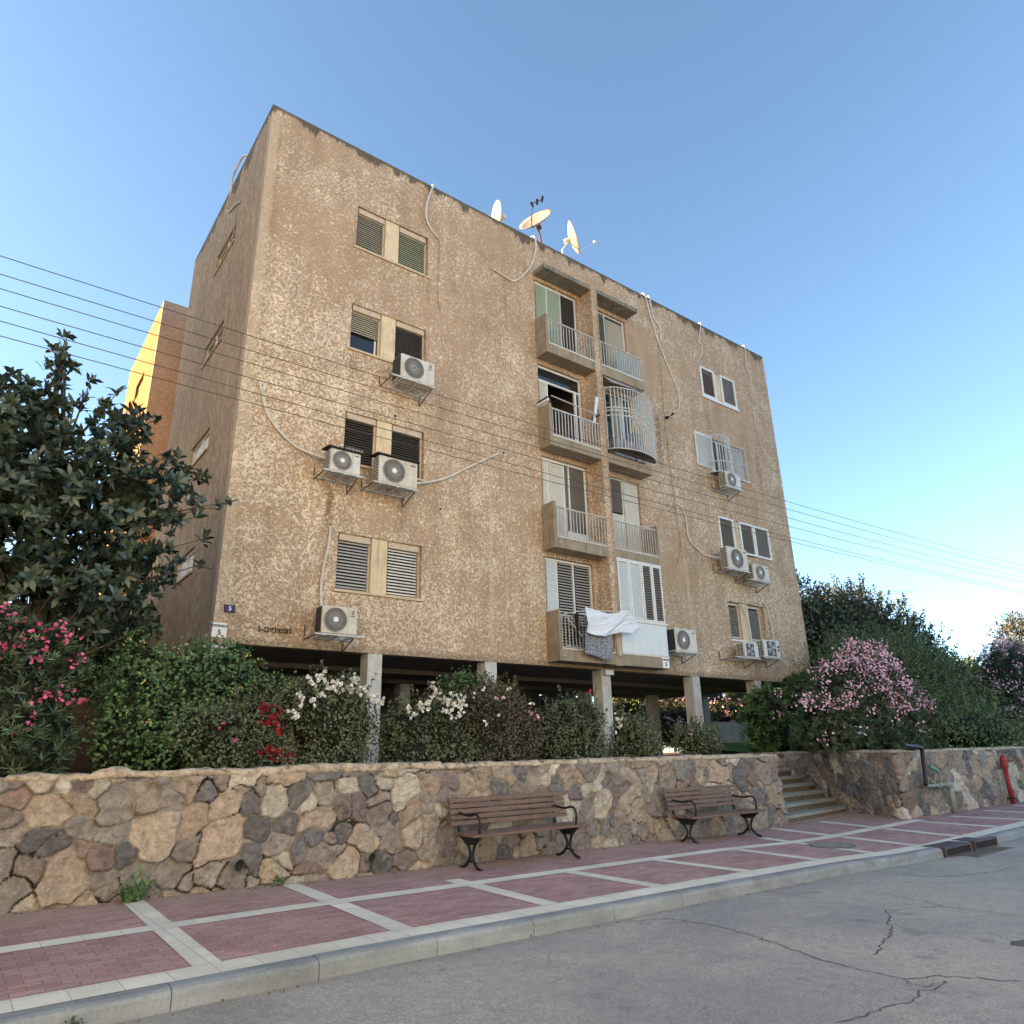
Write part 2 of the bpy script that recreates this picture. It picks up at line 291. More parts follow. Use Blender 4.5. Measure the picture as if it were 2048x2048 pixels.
class MB:
    def __init__(s): s.v = []; s.f = []
    def box(s, x0, x1, y0, y1, z0, z1):
        b = len(s.v); s.v += [(x0, y0, z0), (x1, y0, z0), (x1, y1, z0), (x0, y1, z0), (x0, y0, z1), (x1, y0, z1), (x1, y1, z1), (x0, y1, z1)]
        s.f += [(b, b + 3, b + 2, b + 1), (b + 4, b + 5, b + 6, b + 7), (b, b + 1, b + 5, b + 4), (b + 1, b + 2, b + 6, b + 5), (b + 2, b + 3, b + 7, b + 6), (b + 3, b, b + 4, b + 7)]; return s
    def hexa(s, pts):
        b = len(s.v); s.v += [tuple(p) for p in pts]
        s.f += [(b, b + 3, b + 2, b + 1), (b + 4, b + 5, b + 6, b + 7), (b, b + 1, b + 5, b + 4), (b + 1, b + 2, b + 6, b + 5), (b + 2, b + 3, b + 7, b + 6), (b + 3, b, b + 4, b + 7)]; return s
    def bar(s, p0, p1, w=.02, h=.02, up=(0, 0, 1)):
        p0, p1 = Vector(p0), Vector(p1); d = (p1 - p0).normalized(); u = Vector(up)
        if abs(d.dot(u)) > .95: u = Vector((1, 0, 0))
        a = d.cross(u).normalized() * w / 2; c = a.cross(d).normalized() * h / 2
        return s.hexa([p0 - a - c, p0 + a - c, p1 + a - c, p1 - a - c, p0 - a + c, p0 + a + c, p1 + a + c, p1 - a + c])
    def tube(s, pts, r, n=7, cap=True):
        pts = [Vector(p) for p in pts]; rs = r if isinstance(r, (list, tuple)) else [r] * len(pts); b = len(s.v); pa = None
        for i, p in enumerate(pts):
            d = (pts[min(i + 1, len(pts) - 1)] - pts[max(i - 1, 0)]).normalized()
            if pa is None:
                ref = Vector((0, 0, 1)) if abs(d.z) < .9 else Vector((1, 0, 0)); a = d.cross(ref).normalized()
            else: a = (pa - d * pa.dot(d)).normalized()
            pa = a; c = d.cross(a)
            for k in range(n):
                t = 2 * math.pi * k / n; s.v.append(tuple(p + (a * math.cos(t) + c * math.sin(t)) * rs[i]))
        for i in range(len(pts) - 1):
            for k in range(n):
                q = b + i * n + k; q2 = b + i * n + (k + 1) % n; s.f.append((q, q2, q2 + n, q + n))
        if cap: s.f.append(tuple(b + k for k in range(n))[::-1]); s.f.append(tuple(b + (len(pts) - 1) * n + k for k in range(n)))
        return s
    def ngon(s, pts): b = len(s.v); s.v += [tuple(p) for p in pts]; s.f.append(tuple(range(b, b + len(pts)))); return s
    def prism(s, pts, off):
        b = len(s.v); n = len(pts); off = Vector(off); s.v += [tuple(p) for p in pts] + [tuple(Vector(p) + off) for p in pts]
        s.f += [tuple(range(b, b + n)), tuple(range(b + 2 * n - 1, b + n - 1, -1))] + [(b + i, b + n + i, b + n + (i + 1) % n, b + (i + 1) % n) for i in range(n)]; return s
    def disc(s, c, nrm, r, t, n=24):  # a short cylinder
        c = Vector(c); nrm = Vector(nrm).normalized(); return s.tube([c, c + nrm * t], r, n)
    def ring(s, c, nrm, r, rr, n=28, m=5):
        c = Vector(c); nrm = Vector(nrm).normalized(); a = nrm.cross(Vector((0, 0, 1)) if abs(nrm.z) < .9 else Vector((1, 0, 0))).normalized(); b_ = nrm.cross(a)
        pts = [c + (a * math.cos(2 * math.pi * k / n) + b_ * math.sin(2 * math.pi * k / n)) * r for k in range(n + 1)]; return s.tube(pts, rr, m, False)
    def build(s, name, material, parent=None, smooth=False, bevel=0, **props):
        o = rawmesh(name, s.v, s.f, material, parent, smooth, **props)
        if bevel:
            md = o.modifiers.new('b', 'BEVEL'); md.width = bevel; md.segments = 2; md.limit_method = 'ANGLE'
        return o
def box(name, b, material, parent=None, **k): return MB().box(*b).build(name, material, parent, **k)
def smoothpts(pts, n=6):
    pts = [Vector(p) for p in pts]; out = []
    for i in range(len(pts) - 1):
        p0 = pts[max(i - 1, 0)]; p1 = pts[i]; p2 = pts[i + 1]; p3 = pts[min(i + 2, len(pts) - 1)]
        for k in range(n):
            t = k / n; out.append(.5 * ((2 * p1) + (p2 - p0) * t + (2 * p0 - 5 * p1 + 4 * p2 - p3) * t * t + (3 * p1 - p0 - 3 * p2 + p3) * t ** 3))
    return out + [pts[-1]]
def text(s, x, z, y, h, material, parent, bold=.0, name='lettering', depth=.004):
    cu = bpy.data.curves.new('t', 'FONT'); cu.body = s; cu.size = 1; cu.extrude = depth; cu.offset = bold; cu.align_x = 'CENTER'; cu.align_y = 'CENTER'
    t = bpy.data.objects.new('t', cu); COL.objects.link(t); bpy.context.view_layer.update()
    me = bpy.data.meshes.new_from_object(t.evaluated_get(bpy.context.evaluated_depsgraph_get())); bpy.data.objects.remove(t)
    v = np.array([w_.co[:] for w_ in me.vertices]) if len(me.vertices) else np.zeros((0, 3)); fs = [tuple(p.vertices) for p in me.polygons]
    if len(v) == 0: return
    ext = v[:, 1].max() - v[:, 1].min(); cx = (v[:, 0].max() + v[:, 0].min()) / 2; cy = (v[:, 1].max() + v[:, 1].min()) / 2; k = h / ext
    vv = np.stack([x + (v[:, 0] - cx) * k, y - v[:, 2] - depth, z + (v[:, 1] - cy) * k], 1)
    return rawmesh(name, vv, fs, material, parent)
rng = np.random.default_rng(7)
def vnoise(x, y, seed=0):
    xi = np.floor(x).astype(np.int64); yi = np.floor(y).astype(np.int64); fx = x - xi; fy = y - yi; fx = fx * fx * (3 - 2 * fx); fy = fy * fy * (3 - 2 * fy)
    def h(a, b):
        q = (a * 374761393 + b * 668265263 + seed * 1442695041) & 0xffffffff; q = ((q ^ (q >> 13)) * 1274126177) & 0xffffffff; return ((q ^ (q >> 16)) & 0xffff) / 65535.0
    return (h(xi, yi) * (1 - fx) + h(xi + 1, yi) * fx) * (1 - fy) + (h(xi, yi + 1) * (1 - fx) + h(xi + 1, yi + 1) * fx) * fy
def fbm(x, y, seed=0, o=4):
    r = 0; a = .5
    for i in range(o): r = r + a * vnoise(x * 2 ** i, y * 2 ** i, seed + i); a *= .5
    return r
# ------------------------------------------------------------------ ground
GX = [-30, 3, 4.9, 7.3, 9.85, 11.5, 12.9, 15.3, 17.3, 25, 60, 400]; GZ = [-1.38, -1.38, -1.40, -1.42, -1.45, -1.50, -1.515, -1.48, -1.455, -1.40, -1.2, -1.2]
def g(x): return float(np.interp(x, GX, GZ))
KY = 5.70     # back of the kerb's front face
def strip(name, xs, ys, zf, material, **p):
    v = [(x, y, zf(x, y)) for y in ys for x in xs]; n = len(xs)
    f = [(j * n + i, j * n + i + 1, (j + 1) * n + i + 1, (j + 1) * n + i) for j in range(len(ys) - 1) for i in range(n - 1)]
    return rawmesh(name, v, f, material, **p)
strip('ground', [-1500, -30, 60, 1500], [-1500, -30, 60, 1500], lambda x, y: -1.75, LAND, kind='structure', label='dry bare land reaching the horizon')
XS = sorted(set([-30, -12, -5] + [i * 1.0 for i in range(-4, 31)] + [35, 40, 50, 60, 80, 120] + [q for q in GX if -30 < q < 60]))
strip('road', XS, [-14, -6, -2, 1, 3, 4.5, 5.85], lambda x, y: g(x) - .13, ASPH, kind='structure', label='grey asphalt road with cracks')
strip('sidewalk', XS, [5.72, 6.5, 7.5, 8.5, 9.9], lambda x, y: g(x), PAVER, kind='structure', label='red paver sidewalk between kerb and stone wall')
bm = MB()
def band(pts, wd, z=.004):
    for (x0, y0), (x1, y1) in zip(pts[:-1], pts[1:]):
        n = max(1, int(abs(x1 - x0) / .5)); d = Vector((x1 - x0, y1 - y0, 0)).normalized(); q = Vector((-d.y, d.x, 0)) * wd / 2
        for i in range(n):
            a = Vector((x0 + (x1 - x0) * i / n, y0 + (y1 - y0) * i / n, 0)); b = Vector((x0 + (x1 - x0) * (i + 1) / n, y0 + (y1 - y0) * (i + 1) / n, 0))
            bm.ngon([(p.x, p.y, g(p.x) + z) for p in (a - q, b - q, b + q, a + q)])
XJ = [-3, 60]
band([(-3, 5.895), (60, 5.895)], .29)
band([(-3, 7.62), (2.9, 7.62), (9, 7.62), (16.5, 7.68)], .25)
CB = [(.2, .25, 9.3), (1.78, 1.87, 9.2), (3.37, 3.52, 9.05), (5.02, 5.13, 8.02), (6.58, 6.57, 7.6), (8.2, 8.19, 7.6), (9.8, 10.0, 7.6), (11.25, 11.95, 8.42), (12.67, 13.5, 9.25), (14.2, 15.1, 9.1), (15.95, 16.15, 7.6), (17.5, 17.55, 7.6), (19.1, 19.3, 7.6), (20.7, 21.0, 7.5), (22.3, 22.5, 7.4), (24, 24.2, 7.4), (25.6, 25.8, 7.4), (27.4, 27.6, 7.4)]
for x0, x1, yt in CB:
    if yt > 7.7:
        xm = x0 + (x1 - x0) * (7.49 - 6.04) / (yt - 6.04); xm2 = x0 + (x1 - x0) * (7.75 - 6.04) / (yt - 6.04)
        band([(x0, 6.045), (xm, 7.49)], .2); band([(xm2, 7.75), (x1, yt)], .2)
    else: band([(x0, 6.045), (x1, min(yt, 7.49))], .2)
bm.build('sidewalk_band', BAND, kind='structure', label='cream paver bands dividing the red sidewalk')
# kerb blocks with a rounded nose and worn joints
bm = MB(); random.seed(4); x = -3.55
while x < 60:
    x1 = x + 1.0; dz = random.uniform(-.004, .004); prof = [(5.60, -.19), (5.602, -.035), (5.615, -.010), (5.65, .002), (5.752, .004), (5.752, -.19)]
    bm.prism([(x, a, g(x) + b + dz) for a, b in prof], (.994, 0, g(x1) - g(x))); x = x1
bm.build('kerb', KERB, kind='structure', label='grey concrete kerb along the road')
# cracks, tar spots and tyre scuffs in the asphalt
def ribbon(pts, w0, mb, jit=.03, z=-.126):
    P = []; random.seed(int(abs(pts[0][0]) * 977))
    for (a, b), (c, d) in zip(pts[:-1], pts[1:]):
        n = max(2, int(math.hypot(c - a, d - b) / .06))
        for i in range(n): P.append((a + (c - a) * i / n + random.uniform(-jit, jit), b + (d - b) * i / n + random.uniform(-jit, jit)))
    P.append(pts[-1])
    for i in range(len(P) - 1):
        (a, b), (c, d) = P[i], P[i + 1]; L = math.hypot(c - a, d - b) or 1; nx, ny = -(d - b) / L, (c - a) / L; wa = w0 * random.uniform(.3, 1.1); wb = w0 * random.uniform(.3, 1.1)
        mb.ngon([(a - nx * wa, b - ny * wa, g(a) + z), (c - nx * wb, d - ny * wb, g(c) + z), (c + nx * wb, d + ny * wb, g(c) + z), (a + nx * wa, b + ny * wa, g(a) + z)])
bm = MB()
for pts, w0 in (([(5.5, 5.5), (5.91, 5.31), (5.98, 4.75), (5.87, 4.21), (5.71, 3.75), (5.58, 3.36), (5.59, 2.96), (5.89, 2.76), (6.16, 2.38), (6.6, 1.9)], .007), ([(5.59, 2.96), (5.50, 2.72), (5.79, 2.73), (5.58, 2.68), (5.35, 2.74), (5.20, 2.68), (4.88, 2.72), (4.44, 2.77)], .007),
                ([(7.2, 5.1), (7.76, 4.77), (7.80, 4.12), (8.33, 3.92), (8.44, 3.89)], .006), ([(7.80, 4.12), (7.30, 3.84), (6.70, 3.56), (6.05, 3.38)], .009), ([(8.71, 4.88), (8.63, 4.38), (8.44, 3.89), (8.48, 3.16), (8.9, 2.4)], .006), ([(10.17, 5.08), (10.46, 4.76), (11.16, 4.58), (12.2, 4.5)], .008), ([(8.9, 5.3), (9.5, 4.9), (10.3, 4.2)], .005)): ribbon(pts, w0, bm)
bm.build('road_cracks', plain('crack_shadow', (.095, .092, .088), .95), kind='structure', label='thin branching cracks in the asphalt')
bm = MB()
for pts in ([(5.65, 5.2), (5.87, 5.13), (5.9, 5.02)], [(4.19, 5.09), (3.97, 4.85), (3.93, 4.78)], [(3.85, 4.96), (3.69, 4.77)], [(3.82, 4.48), (3.64, 4.46)], [(5.5, 5.05), (5.3, 4.8), (5.35, 4.7)], [(4.3, 4.0), (4.5, 3.9)], [(3.0, 4.3), (3.1, 4.1)], [(5.2, 4.6), (5.0, 4.5)]): ribbon(pts, .006, bm, .008)
bm.build('road_scuffs', plain('scuff', (.27, .255, .235), .9), kind='structure', label='pale scuff marks on the asphalt')
bm = MB()
for (cx, cy, rx, ry) in ((7.30, 2.78, .13, .07), (1.6, 4.2, .1, .06), (1.9, 4.0, .12, .05), (2.3, 4.4, .06, .05), (2.1, 3.6, .05, .03)):
    bm.ngon([(cx + rx * math.cos(t) * (1 + .2 * math.sin(3 * t + cx)), cy + ry * math.sin(t) * (1 + .2 * math.sin(5 * t)), g(cx) - .1265) for t in np.linspace(0, 6.1, 18)])
bm.build('tar_spots', plain('tar', (.09, .088, .086), .8), kind='structure', label='dark tar spots on the asphalt')
# manhole cover in the sidewalk
t = empty('manhole_cover', (11.65, 6.88, g(11.65)), 'round grey manhole cover set in cement patch among the red pavers', 'manhole cover')
pts = [(11.65 + .62 * math.cos(a) * (1 + .15 * math.sin(3 * a)), 6.88 + .40 * math.sin(a) * (1 + .12 * math.cos(4 * a)), g(11.65) + .0085 - .02 * 0) for a in np.linspace(0, 6.2, 30)]
MB().prism([(a, b, c - .03) for a, b, c in pts], (0, 0, .03)).build('cement_patch', plain('cement_patch', (.27, .25, .22), .9, bump=.4), t)
MB().disc((11.65, 6.88, g(11.65) + .006), (0, 0, 1), .34, .010, 36).build('cover', plain('cover_concrete', (.21, .20, .185), .85, bump=.5), t)
MB().ring((11.65, 6.88, g(11.65) + .016), (0, 0, 1), .34, .005, 40).build('rim', plain('grey_rim', (.10, .095, .09), .8), t)
# kerb inlet
t = empty('storm_drain', (13.5, 5.6, g(13.5) - .13), 'iron kerb inlet with two openings and street grate', 'storm drain')
PURP = plain('maroon_iron', (.060, .040, .045), .6, vary=.3)
for i, (a, b) in enumerate(((12.55, 13.5), (13.62, 14.55))):
    m_ = MB(); z1 = g(a) + .012; z0 = g(a) - .135
    m_.box(a, b, 5.555, 5.90, z1 - .03, z1); m_.box(a, a + .04, 5.555, 5.60, z0, z1 - .03); m_.box(b - .04, b, 5.555, 5.60, z0, z1 - .03); m_.box(a + .04, b - .04, 5.56, 5.60, z0, z0 + .025)
    fr = m_.build('inlet_frame', PURP, t, bevel=.004); box('inlet_mouth', (a + .04, b - .04, 5.585, 5.598, z0 + .025, z1 - .03), DARK, fr)
m_ = MB()
for k in range(16): m_.bar((13.0 + k * .085, 5.28, g(13.5) - .120), (13.0 + k * .085, 5.5, g(13.5) - .120), .03, .014)
m_.box(12.95, 14.35, 5.25, 5.28, g(13.5) - .135, g(13.5) - .115); m_.box(12.95, 14.35, 5.5, 5.53, g(13.5) - .135, g(13.5) - .115); m_.build('grate', plain('worn_iron', (.11, .105, .10), .7, vary=.3), t)
# ------------------------------------------------------------------ terrace behind the wall
strip('terrace', [-30, -5, 0, 14.2, 14.21], [9.7, 10.5, 60], lambda x, y: -.14, SOIL, kind='structure', label='planted terrace soil behind the stone wall')
strip('terrace_soil', [18.6, 22, 30, 60, 120], [8.3, 12.2, 60], lambda x, y: -.14, SOIL, kind='structure', label='soil bank above the right stone wall')
strip('terrace_path', [14.2, 18.6], [12.5, 60], lambda x, y: -.142, plain('path_paving', (.25, .22, .18), .9), kind='structure', label='paved path from the stairs to the building')
strip('lawn', [19.0, 21, 24, 28], [12.8, 14, 16, 18.0], lambda x, y: -.12 + .40 * max(0, (y - 12.8) / 5.2), GRASS, kind='structure', label='small sloping green lawn beside the pillars')
# ------------------------------------------------------------------ rubble walls
PAL = {'T': (.325, .270, .215), 'O': (.340, .268, .212), 'L': (.405, .375, .325), 'G': (.240, .215, .195), 'K': (.140, .134, .140), 'P': (.180, .150, .148), 'R': (.225, .165, .146), 'B': (.215, .180, .162)}
SD = [[0.67,-0.31,"R"],[0.65,-0.53,"B"],[0.98,-0.46,"T"],[1.27,-0.38,"T"],[1.04,-0.23,"L"],[1.61,-0.41,"G"],[1.88,-0.37,"T"],[2.01,-0.75,"T"],[2.15,-0.37,"G"],[2.42,-0.63,"O"],[2.77,-0.48,"T"],[2.5,-0.33,"K"],[3.02,-0.49,"K"],[2.71,-0.86,"O"],[3.13,-0.78,"K"],[1.05,-0.78,"K"],[0.96,-0.72,"K"],[1.33,-0.64,"G"],[1.33,-0.85,"R"],[1.55,-0.94,"R"],[1.75,-0.94,"K"],[1.23,-1.11,"T"],[0.66,-0.66,"G"],[0.77,-1.22,"G"],[0.85,-0.97,"B"],[1.89,-1.13,"G"],[2.25,-1.15,"G"],[2.64,-1.21,"G"],[3.12,-1.13,"K"],[2.91,-1.29,"G"],[3.3,-0.46,"L"],[3.59,-0.41,"K"],[3.95,-0.41,"G"],[3.87,-0.7,"T"],[3.46,-0.77,"K"],[3.81,-0.85,"K"],[3.39,-0.95,"G"],[3.66,-1.02,"K"],[3.47,-1.14,"L"],[4.02,-1.11,"G"],[3.78,-1.27,"R"],[4.23,-1.27,"T"],[3.35,-1.28,"T"],[4.22,-0.85,"K"],[4.22,-0.29,"L"],[1.6,-1.19,"G"],[0.67,-0.92,"G"],[2.36,-0.94,"G"],[1.41,-0.24,"L"],[2.3,-0.26,"T"],[5.07,-0.45,"L"],[5.14,-0.71,"O"],[4.39,-0.61,"P"],[4.71,-0.69,"P"],[4.51,-0.32,"K"],[4.71,-0.31,"L"],[5.45,-0.34,"O"],[5.21,-0.95,"T"],[4.86,-1.05,"G"],[5.05,-1.29,"P"],[4.72,-1.28,"K"],[5.45,-1.23,"G"],[5.73,-1.03,"P"],[5.46,-0.85,"G"],[4.46,-0.94,"T"],[5.69,-0.51,"G"],[6.06,-0.41,"T"],[6.34,-0.35,"T"],[6.67,-0.49,"K"],[7.05,-0.53,"G"],[5.82,-0.3,"P"],[6.25,-0.54,"T"],[7.47,-0.57,"P"],[7.74,-0.48,"K"],[7.99,-0.35,"O"],[8.19,-0.58,"P"],[8.47,-0.56,"L"],[8.79,-0.35,"L"],[9.02,-0.62,"P"],[9.94,-0.55,"L"],[9.57,-0.64,"T"],[9.42,-0.37,"T"],[9.62,-0.93,"T"],[9.98,-0.95,"P"],[9.18,-1.02,"B"],[8.79,-1.16,"G"],[7.16,-1.27,"O"],[6.75,-1.38,"K"],[6.43,-1.25,"T"],[7.84,-1.27,"G"],[8.41,-0.78,"P"],[8.19,-1.09,"G"],[6.12,-1.18,"T"],[5.87,-0.71,"G"],[9.28,-1.3,"G"],[9.67,-1.28,"B"]]

SZL = {'T': .18, 'O': .19, 'G': .15, 'K': .13, 'P': .13, 'R': .12, 'L': .10, 'B': .15}
BIGS = {(2.01, -.75): .27, (2.71, -.86): .26, (1.61, -.41): .23, (1.23, -1.11): .27, (5.07, -.45): .24, (5.14, -.71): .19, (2.42, -.63): .17, (.98, -.46): .20, (1.33, -.85): .08, (6.67, -.49): .17, (5.73, -1.03): .18, (3.3, -.46): .17}
def rubble(name, path, ztop, seed, fixed=(), res=.0145, sz=(.075, .27), parent=None, weights='TTTOLLGGGGBBPPKKR', zb=None, **props):
    """a relief of fitted stones along a path; returns the stone face mesh"""
    r_ = np.random.default_rng(seed); P = np.array(path, float); seg = np.hypot(*np.diff(P, axis=0).T); S = np.concatenate([[0], np.cumsum(seg)]); L = S[-1]
    def at(s): return np.interp(s, S, P[:, 0]), np.interp(s, S, P[:, 1])
    zl = -1.62; H = ztop - zl; C = []; Rr = []; K = []
    for x, z, c in fixed:
        s = float(np.interp(x, P[:, 0], S)); C.append((s, z)); Rr.append(.0); K.append(PAL[c])
    nf = len(C); C = np.array(C).reshape(-1, 2); tries = int(L * H * 900); cand = np.stack([r_.uniform(-.2, L + .2, tries), r_.uniform(zl - .1, ztop + .1, tries)], 1)
    rad = r_.uniform(0, 1, tries) ** 1.6 * (sz[1] - sz[0]) + sz[0]; order = np.argsort(-rad); pts = list(map(tuple, C)); rr = [BIGS.get((round(a, 2), round(b, 2)), SZL[c]) for a, b, c in fixed]
    pa = np.zeros((6000, 3)); n = 0
    for (a, b), q in zip(pts, rr): pa[n] = (a, b, q); n += 1
    for i in order:
        a, b = cand[i]; q = rad[i]
        if n and np.any((pa[:n, 0] - a) ** 2 + ((pa[:n, 1] - b) * 1.08) ** 2 < ((pa[:n, 2] + q) * .88) ** 2): continue
        pa[n] = (a, b, q); n += 1
        if n >= 5999: break
    pa = pa[:n]; cols = K + [PAL[r_.choice(list(weights))] for _ in range(n - nf)]; cols = np.array(cols) * r_.uniform(.82, 1.2, (n, 1)); tilt = r_.normal(0, .14, (n, 2)); bul = r_.uniform(.012, .042, n); asp = np.exp(r_.normal(0, .26, n)); ang = r_.uniform(0, math.pi, n); ca, sa = np.cos(ang), np.sin(ang)
    ns = int(L / res) + 2; nz = int(H / res) + 2; s = np.linspace(0, L, ns); z = np.linspace(zl, ztop, nz); SS, ZZ = np.meshgrid(s, z)
    wx = SS + (fbm(SS * 5, ZZ * 5, seed) - .47) * .10 + (fbm(SS * 15, ZZ * 15, seed + 9) - .47) * .032; wz = ZZ + (fbm(SS * 5 + 40, ZZ * 5, seed + 3) - .47) * .10 + (fbm(SS * 15 + 9, ZZ * 15, seed + 5) - .47) * .032
    I = np.zeros(SS.shape, int); D1 = np.full(SS.shape, 9.); D2 = np.full(SS.shape, 9.)
    for c0 in range(0, ns, 60):
        sl = slice(c0, min(ns, c0 + 60)); lo, hi = s[sl][0] - .8, s[sl][-1] + .8; near = np.where((pa[:, 0] > lo) & (pa[:, 0] < hi))[0]; A = wx[:, sl]; B = wz[:, sl]
        ux = A[..., None] - pa[near, 0]; uz = B[..., None] - pa[near, 1]; dd = np.sqrt(((ux * ca[near] + uz * sa[near]) * asp[near]) ** 2 + ((uz * ca[near] - ux * sa[near]) / asp[near]) ** 2) - pa[near, 2] * .8; o2 = np.argpartition(dd, 1, axis=-1)[..., :2]
        d0 = np.take_along_axis(dd, o2, -1); sw = d0[..., 0] > d0[..., 1]; D1[:, sl] = np.minimum(d0[..., 0], d0[..., 1]); D2[:, sl] = np.maximum(d0[..., 0], d0[..., 1]); I[:, sl] = near[np.where(sw, o2[..., 1], o2[..., 0])]
    edge = (D2 - D1) / 2; e = np.clip((edge - .001 - .022 * np.clip(fbm(SS * 3.1, ZZ * 3.1, seed + 44) - .36, 0, 1)) / .009, 0, 1); e = e * e * (3 - 2 * e)
    gap = (fbm(SS * 2.3, ZZ * 2.3, seed + 20) > .53) & (edge < .006)
    h = .012 + e * (bul[I] + (SS - pa[I, 0]) * tilt[I, 0] + (ZZ - pa[I, 1]) * tilt[I, 1]) + (fbm(SS * 20, ZZ * 20, seed + 30) - .47) * .034 * (.35 + e) + (fbm(SS * 6, ZZ * 6, seed + 31) - .47) * .045 + e * np.abs(fbm(SS * 9, ZZ * 9, seed + 35, 3) - .44) * .07
    h = np.where(gap, h - .02, h); h = np.clip(h, -.03, .10); h -= .0
    X, Y = at(SS); ds = .01; xa, ya = at(np.clip(SS - ds, 0, L)); xb, yb = at(np.clip(SS + ds, 0, L)); tx, ty = xb - xa, yb - ya; ln = np.hypot(tx, ty); nx, ny = ty / ln, -tx / ln
    v = np.stack([X + nx * h, Y + ny * h, ZZ], -1).reshape(-1, 3); idx = np.arange(ns * nz).reshape(nz, ns); f = np.stack([idx[:-1, :-1], idx[:-1, 1:], idx[1:, 1:], idx[1:, :-1]], -1).reshape(-1, 4)
    col = np.concatenate([cols[I], np.ones(I.shape + (1,))], -1); col[gap] = (.03, .025, .02, 1); ee = np.where(gap, 1, e)
    return rawmesh(name, v, f, STONE, parent, True, attrs={'col': ('FLOAT_COLOR', col.reshape(-1, 4)), 'edge': ('FLOAT', ee.reshape(-1))}, **props)
def coping(path, z0, z1, depth, seed, parent, over=.03, name='coping', steps=()):
    P = np.array(path, float); seg = np.hypot(*np.diff(P, axis=0).T); S = np.concatenate([[0], np.cumsum(seg)]); L = S[-1]; n = int(L / .03); s = np.linspace(0, L, n)
    x, y = np.interp(s, S, P[:, 0]), np.interp(s, S, P[:, 1]); tx, ty = np.gradient(x), np.gradient(y); ln = np.hypot(tx, ty); nx, ny = ty / ln, -tx / ln; V = []
    top = z1 + (fbm(s * 1.3, s * 0, seed) - .47) * .05 + (fbm(s * 9, s * 0, seed + 2) - .47) * .045 - .03 * (fbm(s * .9 + 7, s * 0 + 3, seed + 12) > .56)
    for a, b, hh in steps: top = np.where((s > a) & (s < b), top + hh * np.sqrt(np.clip(1 - ((s - (a + b) / 2) / ((b - a) / 2)) ** 2, 0, 1)), top)
    bot = z0 + (fbm(s * 3, s * 0, seed + 4) - .47) * .05
    rows = [(-.01, bot), (over, bot + .004), (over + .01, (bot * .6 + top * .4)), (over, top - .012), (over - .03, top), (-depth * .5, top + .004), (-depth, top), (-depth, z0 - .3)]
    for j, (o_, zz) in enumerate(rows):
        o2 = o_ + (fbm(s * 6, s * 0 + j * 3.1, seed + 6) - .47) * .05 * (1 if 0 < j < 5 else 0); zz = zz + (fbm(s * 7, s * 0 + j * 2.3, seed + 8) - .47) * .045; V.append(np.stack([x + nx * o2, y + ny * o2, zz + 0 * s], 1))
    idx = np.arange(n * len(rows)).reshape(len(rows), n); f = np.stack([idx[:-1, :-1], idx[:-1, 1:], idx[1:, 1:], idx[1:, :-1]], -1).reshape(-1, 4)
    return rawmesh(name, np.concatenate(V), f, CAPM, parent, False)
wl = [(-3, 9.85), (.7, 9.5), (1.5, 9.35), (4.3, 9.12), (8.4, 9.15), (14.2, 9.38)]
t = empty('stone_wall', (6, 9.3, -1.4), 'long rubble stone retaining wall behind the two benches', 'stone wall')
rubble('stone_face', wl, -.15, 11, fixed=SD, parent=t); coping(wl, -.165, -.085, .35, 3, t, steps=((4.35, 4.75, .045), (5.1, 9.0, .02)))
rubble('end_face', [(14.2, 9.38), (14.28, 12.3)], -.1, 15, parent=t, res=.02)
box('wall_core', (-3, 14.24, 9.95, 10.1, -1.7, -.15), CONC, t)
wr = [(18.35, 13.2), (18.25, 11.2), (17.55, 9.8), (16.92, 8.75), (16.56, 8.08), (16.54, 8.00), (16.60, 7.95), (16.72, 7.94), (17.3, 7.93), (19, 7.9), (21, 7.88), (24, 7.7), (30, 7.6), (45, 7.6)]
t = empty('stone_wall', (22, 8, -1.4), 'rubble stone wall right of the stairs, with pipes and red hydrant before it', 'stone wall')
rubble('stone_face', wr[:12], -.13, 21, parent=t, sz=(.09, .25), weights='TTTOLLLGGGBBPPKKRRL', res=.016); rubble('stone_face', wr[11:], -.13, 23, parent=t, sz=(.1, .22), res=.035)
coping(wr, -.15, -.085, .3, 5, t)
for nm, (px, pz, py) in (('drain_pipe', (2.92, -1.13, 9.2)), ('drain_pipe', (4.55, -1.19, 9.1))):
    o = MB().tube([(px, py + .05, pz), (px, py - .135, pz)], .062, 16, False).tube([(px, py - .135, pz), (px, py + .05, pz)], .052, 16, False).build('drain_pipe', PIPEG, group='weep pipes in the stone wall', label='weep pipe stub low in the wall, ' + ('left one under a tan stone' if px < 3.5 else 'right one nearer the benches'), cat='drain pipe')
    MB().disc((px, py - .10, pz), (0, -1, 0), .052, .004, 16).build('pipe_mouth', DARK, o)
